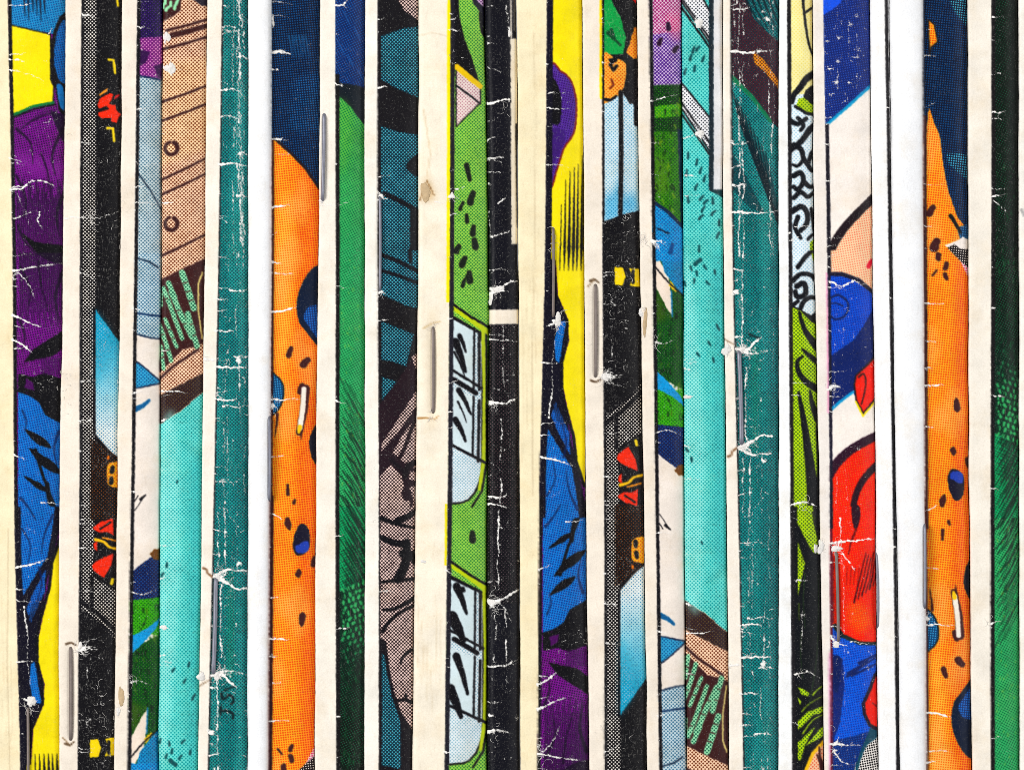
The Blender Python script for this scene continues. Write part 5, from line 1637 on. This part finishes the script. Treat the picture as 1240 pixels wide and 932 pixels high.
C = {}
C[0] = make_comic(0, S0, ident, m_yel, 'comic book with purple art above blue and a yellow patch at its top', between(0, .5), staples=[(33.8, 856, 965, M_RUST, 2.0)], fine_from=45)
C[1] = make_comic(1, S1, ident, m_blk, 'black comic book with red shapes, its tarnished staple just above a yellow belt', lin(1, 22), staples=[(85.5, 783, 896, M_RUST, 2.5)], dents=[(85.5, 783, 896, 1.8, 4.5)], fine_from=17)
C[2] = make_comic(2, S2, ident, m_blu, 'narrow comic book with pale blue and white art turning dark green at the foot', lin(2, 24), drop=6.5, fine_from=14)
C[3] = make_comic(3, S3, ident, m_brn, 'comic book with brown dotted panel and two rings above turquoise', lin(3, 18), drop=7, rl=7)
C[4] = make_comic(4, S4, ident, m_tea, 'scratched teal comic book with handwritten mark below its staple', lin(4, 22), drop=6.5, staples=[(261.5, 700, 815, M_STEEL, 3.1, .5, -3.0)], dents=[(260.5, 702, 813, 1.4, 4)], fine_from=9)
C[5] = make_comic(5, S5, ident, m_ora, 'white edged comic book with navy above orange art, next to a green comic', lin(5, 40), drop=6.5, rl=5, roll=(lambda y: 0*y + spline([(0, 328.4), (310, 328.4), (620, 326.8), (932, 325)])(y), 7.0, 3.0), staples=[(326.4, 504, 606, M_STEEL, 1.9, 1.5)], fine_from=26)
C[6] = make_comic(6, S6, ident, m_grn, 'comic book with navy top, green hatched middle and staple on its cream edge', lin(6, 24), drop=8, staples=[(392.5, 138, 243, M_STEEL, 2.5, 1.0, -2)], dents=[(392.5, 140, 241, 1.2, 3)], fine_from=17)
S7 = sheet_dark_teal().sampler()
C[7] = make_comic(7, S7, ident, m_dtl, 'comic book with dark teal dotted art above a pink dotted face', lin(7, 24), drop=6.5, staples=[(460.2, 237, 353, M_STEEL, 1.9, .6)], fine_from=14)
C[8] = make_comic(8, sheet_lime().sampler(), ident, m_lim, 'lime green comic book with two pale windows and wide stapled cream edge', lin(8, 44), drop=8, rl=5, staples=[(524.4, 395, 501, M_RUST, 2.2, .1)], dents=[(524.4, 394, 502, 2.6, 5.5)], fine_from=32)
C[9] = make_comic(9, sheet_black().sampler(), ident, m_blc, 'black comic book spine cracked with white creases and crossed by a short white band', lin(9, 14), drop=7, rl=9)
C[10] = make_comic(10, S0, flip1, m_yel, 'comic book with yellow art above blue and purple, beside the all black spine', lin(10, 40), staples=[(669.8, 275, 384, M_RUST, 2.0)], fine_from=24)
C[11] = make_comic(11, S1, flip1, m_blk, 'black comic book with orange and green top, staple beside its yellow belt', lin(11, 24), staples=[(721, 344, 457, M_RUST, 2.5)], dents=[(721, 344, 457, 1.8, 4.5)], fine_from=17)
C[12] = make_comic(12, S2, flip1, m_blu, 'narrow comic book with pink dotted top, green middle and white lower part', lin(12, 26), drop=6.5, fine_from=12)
C[13] = make_comic(13, S3, flip1, m_brn, 'turquoise comic book with slanting white bars above and a brown panel below', lin(13, 18), drop=6.5, rl=7, staples=[(828.5 - 0.4, 170, 270, M_STEEL, 1.6, .8)] if False else ())
C[14] = make_comic(14, sheet_teal(False).sampler(), flip1, m_tea, 'scratched teal comic book with maroon and orange flash near its top', lin(14, 28), drop=6.5, staples=[(895, 425, 538, M_STEEL, 3.1, .5, 3.0)], dents=[(896, 427, 536, 1.4, 4)], fine_from=8)
C[15] = make_comic(15, sheet_lime_strokes().sampler(), ident, m_lst, 'comic book with pale yellow top and black brush strokes over pale blue and lime', lin(15, 22), drop=7, fine_from=8)
C[16] = make_comic(16, sheet_blue_red().sampler(), ident, m_red, 'comic book with creased blue, white and bright red art and a staple through the red', lin(16, 40), drop=7, staples=[(1012.6, 668, 777, M_RUST, 2.2, .6, 2.5)], dents=[(1012.6, 670, 775, 1.2, 4)], fine_from=11)
C[17] = make_comic(17, sheet_white_line().sampler(), ident, m_wht, 'thin white comic book edge with one long black printed line', lin(17, 12), drop=3, rl=5, staples=[(1061.6, 668, 761, M_STEEL, 1.6, -.4, 1.5)], fine_from=12)
C[18] = make_comic(18, S5, flip2, m_ora, 'white edged comic book with navy above spotted orange, beside the black lined white edge', lin(18, 62), drop=6.5, rl=5, roll=(lambda y: 0*y + spline([(0, 1117.8), (310, 1118.6), (620, 1120.4), (932, 1121.2)])(y), 7.5, 3.0), staples=[(1119.4, 634, 736, M_STEEL, 1.9, 1.5)], fine_from=38)
C[19] = make_comic(19, S6, flip2, m_grn, 'comic book with near black art turning to green scales and hatching at the foot', lin(19, 36), drop=8, fine_from=24)
C[20] = make_comic(20, sheet_plain_cream().sampler(), ident, m_dtl, 'plain cream comic book edge next to the dark green comic', lin(20, 40), drop=8, fine_from=60)

# torn and lifted paper
T = [(0, 38, 850, 9, 16, 1.6), (1, 97, 783, 6, 9, 1.2), (2, 143.5, 862, 6, 9, 2.0), (3, 202, 46, 7, 14, 1.6), (3, 205, 82, 12, 15, 2.0), (4, 243, 818, 9, 12, 2.2), (4, 263, 697, 8, 8, 1.4), (4, 262, 817, 10, 9, 1.4),
     (3, 197.5, 759, 8, 6, 1.2), (9, 603, 351, 16, 8, 1.2), (9, 594, 361, 6, 13, 1.2), (9, 597, 730, 11, 9, 1.2), (10, 675, 389, 9, 16, 1.8), (11, 733, 456, 8, 11, 1.4), (12, 775.5, 378, 6, 9, 2.0),
     (13, 846, 28, 10, 10, 1.6), (13, 847, 162, 10, 8, 1.4), (13, 832, 481, 8, 6, 1.2), (14, 880.5, 422, 12, 12, 2.2), (14, 899, 423, 9, 8, 1.4), (14, 900, 541, 10, 8, 1.4), (15, 988, 663, 5, 14, 1.0), (16, 993.5, 661, 9, 15, 2.4), (16, 1014, 664, 12, 8, 1.4), (16, 1012, 779, 10, 7, 1.2), (6, 389, 244, 5, 6, 1.0), (8, 512, 679, 6, 5, 1.0), (8, 548.5, 238, 5, 8, 1.2), (9, 618, 40, 4, 10, 1.0)]
for k, (i, x, y, w, h, up) in enumerate(T):
    add_torn(C[i], x, y, w, h, 100 + k, up)
for k, (i, x, y, w, h) in enumerate([(2, 146.5, 846, 6, 30), (12, 780.5, 393, 6, 30), (8, 516.5, 235, 14, 20)]):
    add_torn(C[i], x, y, w, h, 300 + k, .7, M_TAN, 'torn_flap')

# loose fibres where the paper is broken
FB = {0: [(36, 860, 16, 5, 14), (74, 470, 6, 20, 6)], 1: [(96, 785, 16, 5, 14), (110, 265, 14, 5, 14), (125, 860, 16, 25, 10), (140, 420, 12, 40, 7), (79, 470, 12, 16, 5), (130, 180, 14, 60, 7)],
      2: [(142, 860, 10, 5, 6), (158, 822, 8, 3, 12), (147, 250, 6, 10, 6)], 3: [(205, 80, 8, 5, 9)], 4: [(263, 696, 18, 4, 14), (262, 815, 18, 4, 14), (246, 434, 10, 3, 12), (275, 440, 8, 5, 10), (243, 820, 10, 5, 10)],
      5: [(330, 495, 10, 6, 8)], 6: [(388, 243, 8, 4, 8)], 7: [(460, 236, 8, 3, 8), (460, 354, 8, 3, 8), (443, 610, 4, 30, 5)], 8: [(524, 395, 12, 3, 8), (522, 503, 12, 4, 8), (548, 237, 8, 4, 7), (552, 60, 8, 20, 8)],
      9: [(600, 352, 18, 6, 10), (600, 730, 20, 8, 10), (598, 490, 12, 4, 10), (600, 885, 10, 6, 9), (610, 130, 6, 4, 9)], 10: [(676, 388, 22, 5, 12), (708, 770, 10, 14, 5), (666, 290, 8, 8, 10), (655, 910, 10, 10, 12)],
      11: [(733, 455, 20, 6, 14), (745, 380, 16, 30, 10), (760, 270, 14, 12, 8), (738, 880, 8, 20, 8)], 12: [(780, 290, 16, 5, 12), (776, 378, 10, 5, 7), (795, 415, 8, 3, 12)], 13: [(846, 28, 8, 4, 8), (846, 160, 8, 4, 8)],
      14: [(899, 422, 20, 4, 14), (899, 541, 20, 4, 14), (881, 422, 10, 4, 9), (882, 806, 8, 3, 8), (905, 795, 8, 4, 10)], 15: [(975, 612, 8, 4, 10), (970, 815, 6, 4, 10)], 16: [(1012, 664, 18, 5, 12), (1012, 778, 12, 4, 10), (994, 660, 8, 6, 7), (1012, 905, 14, 8, 10), (1008, 470, 10, 10, 8)],
      17: [(1061, 660, 5, 4, 6)], 18: [(1121, 745, 10, 6, 8)], 19: [(1199, 756, 6, 4, 8)]}
for i, sp in FB.items():
    add_fibres(C[i], sp, 900 + i)
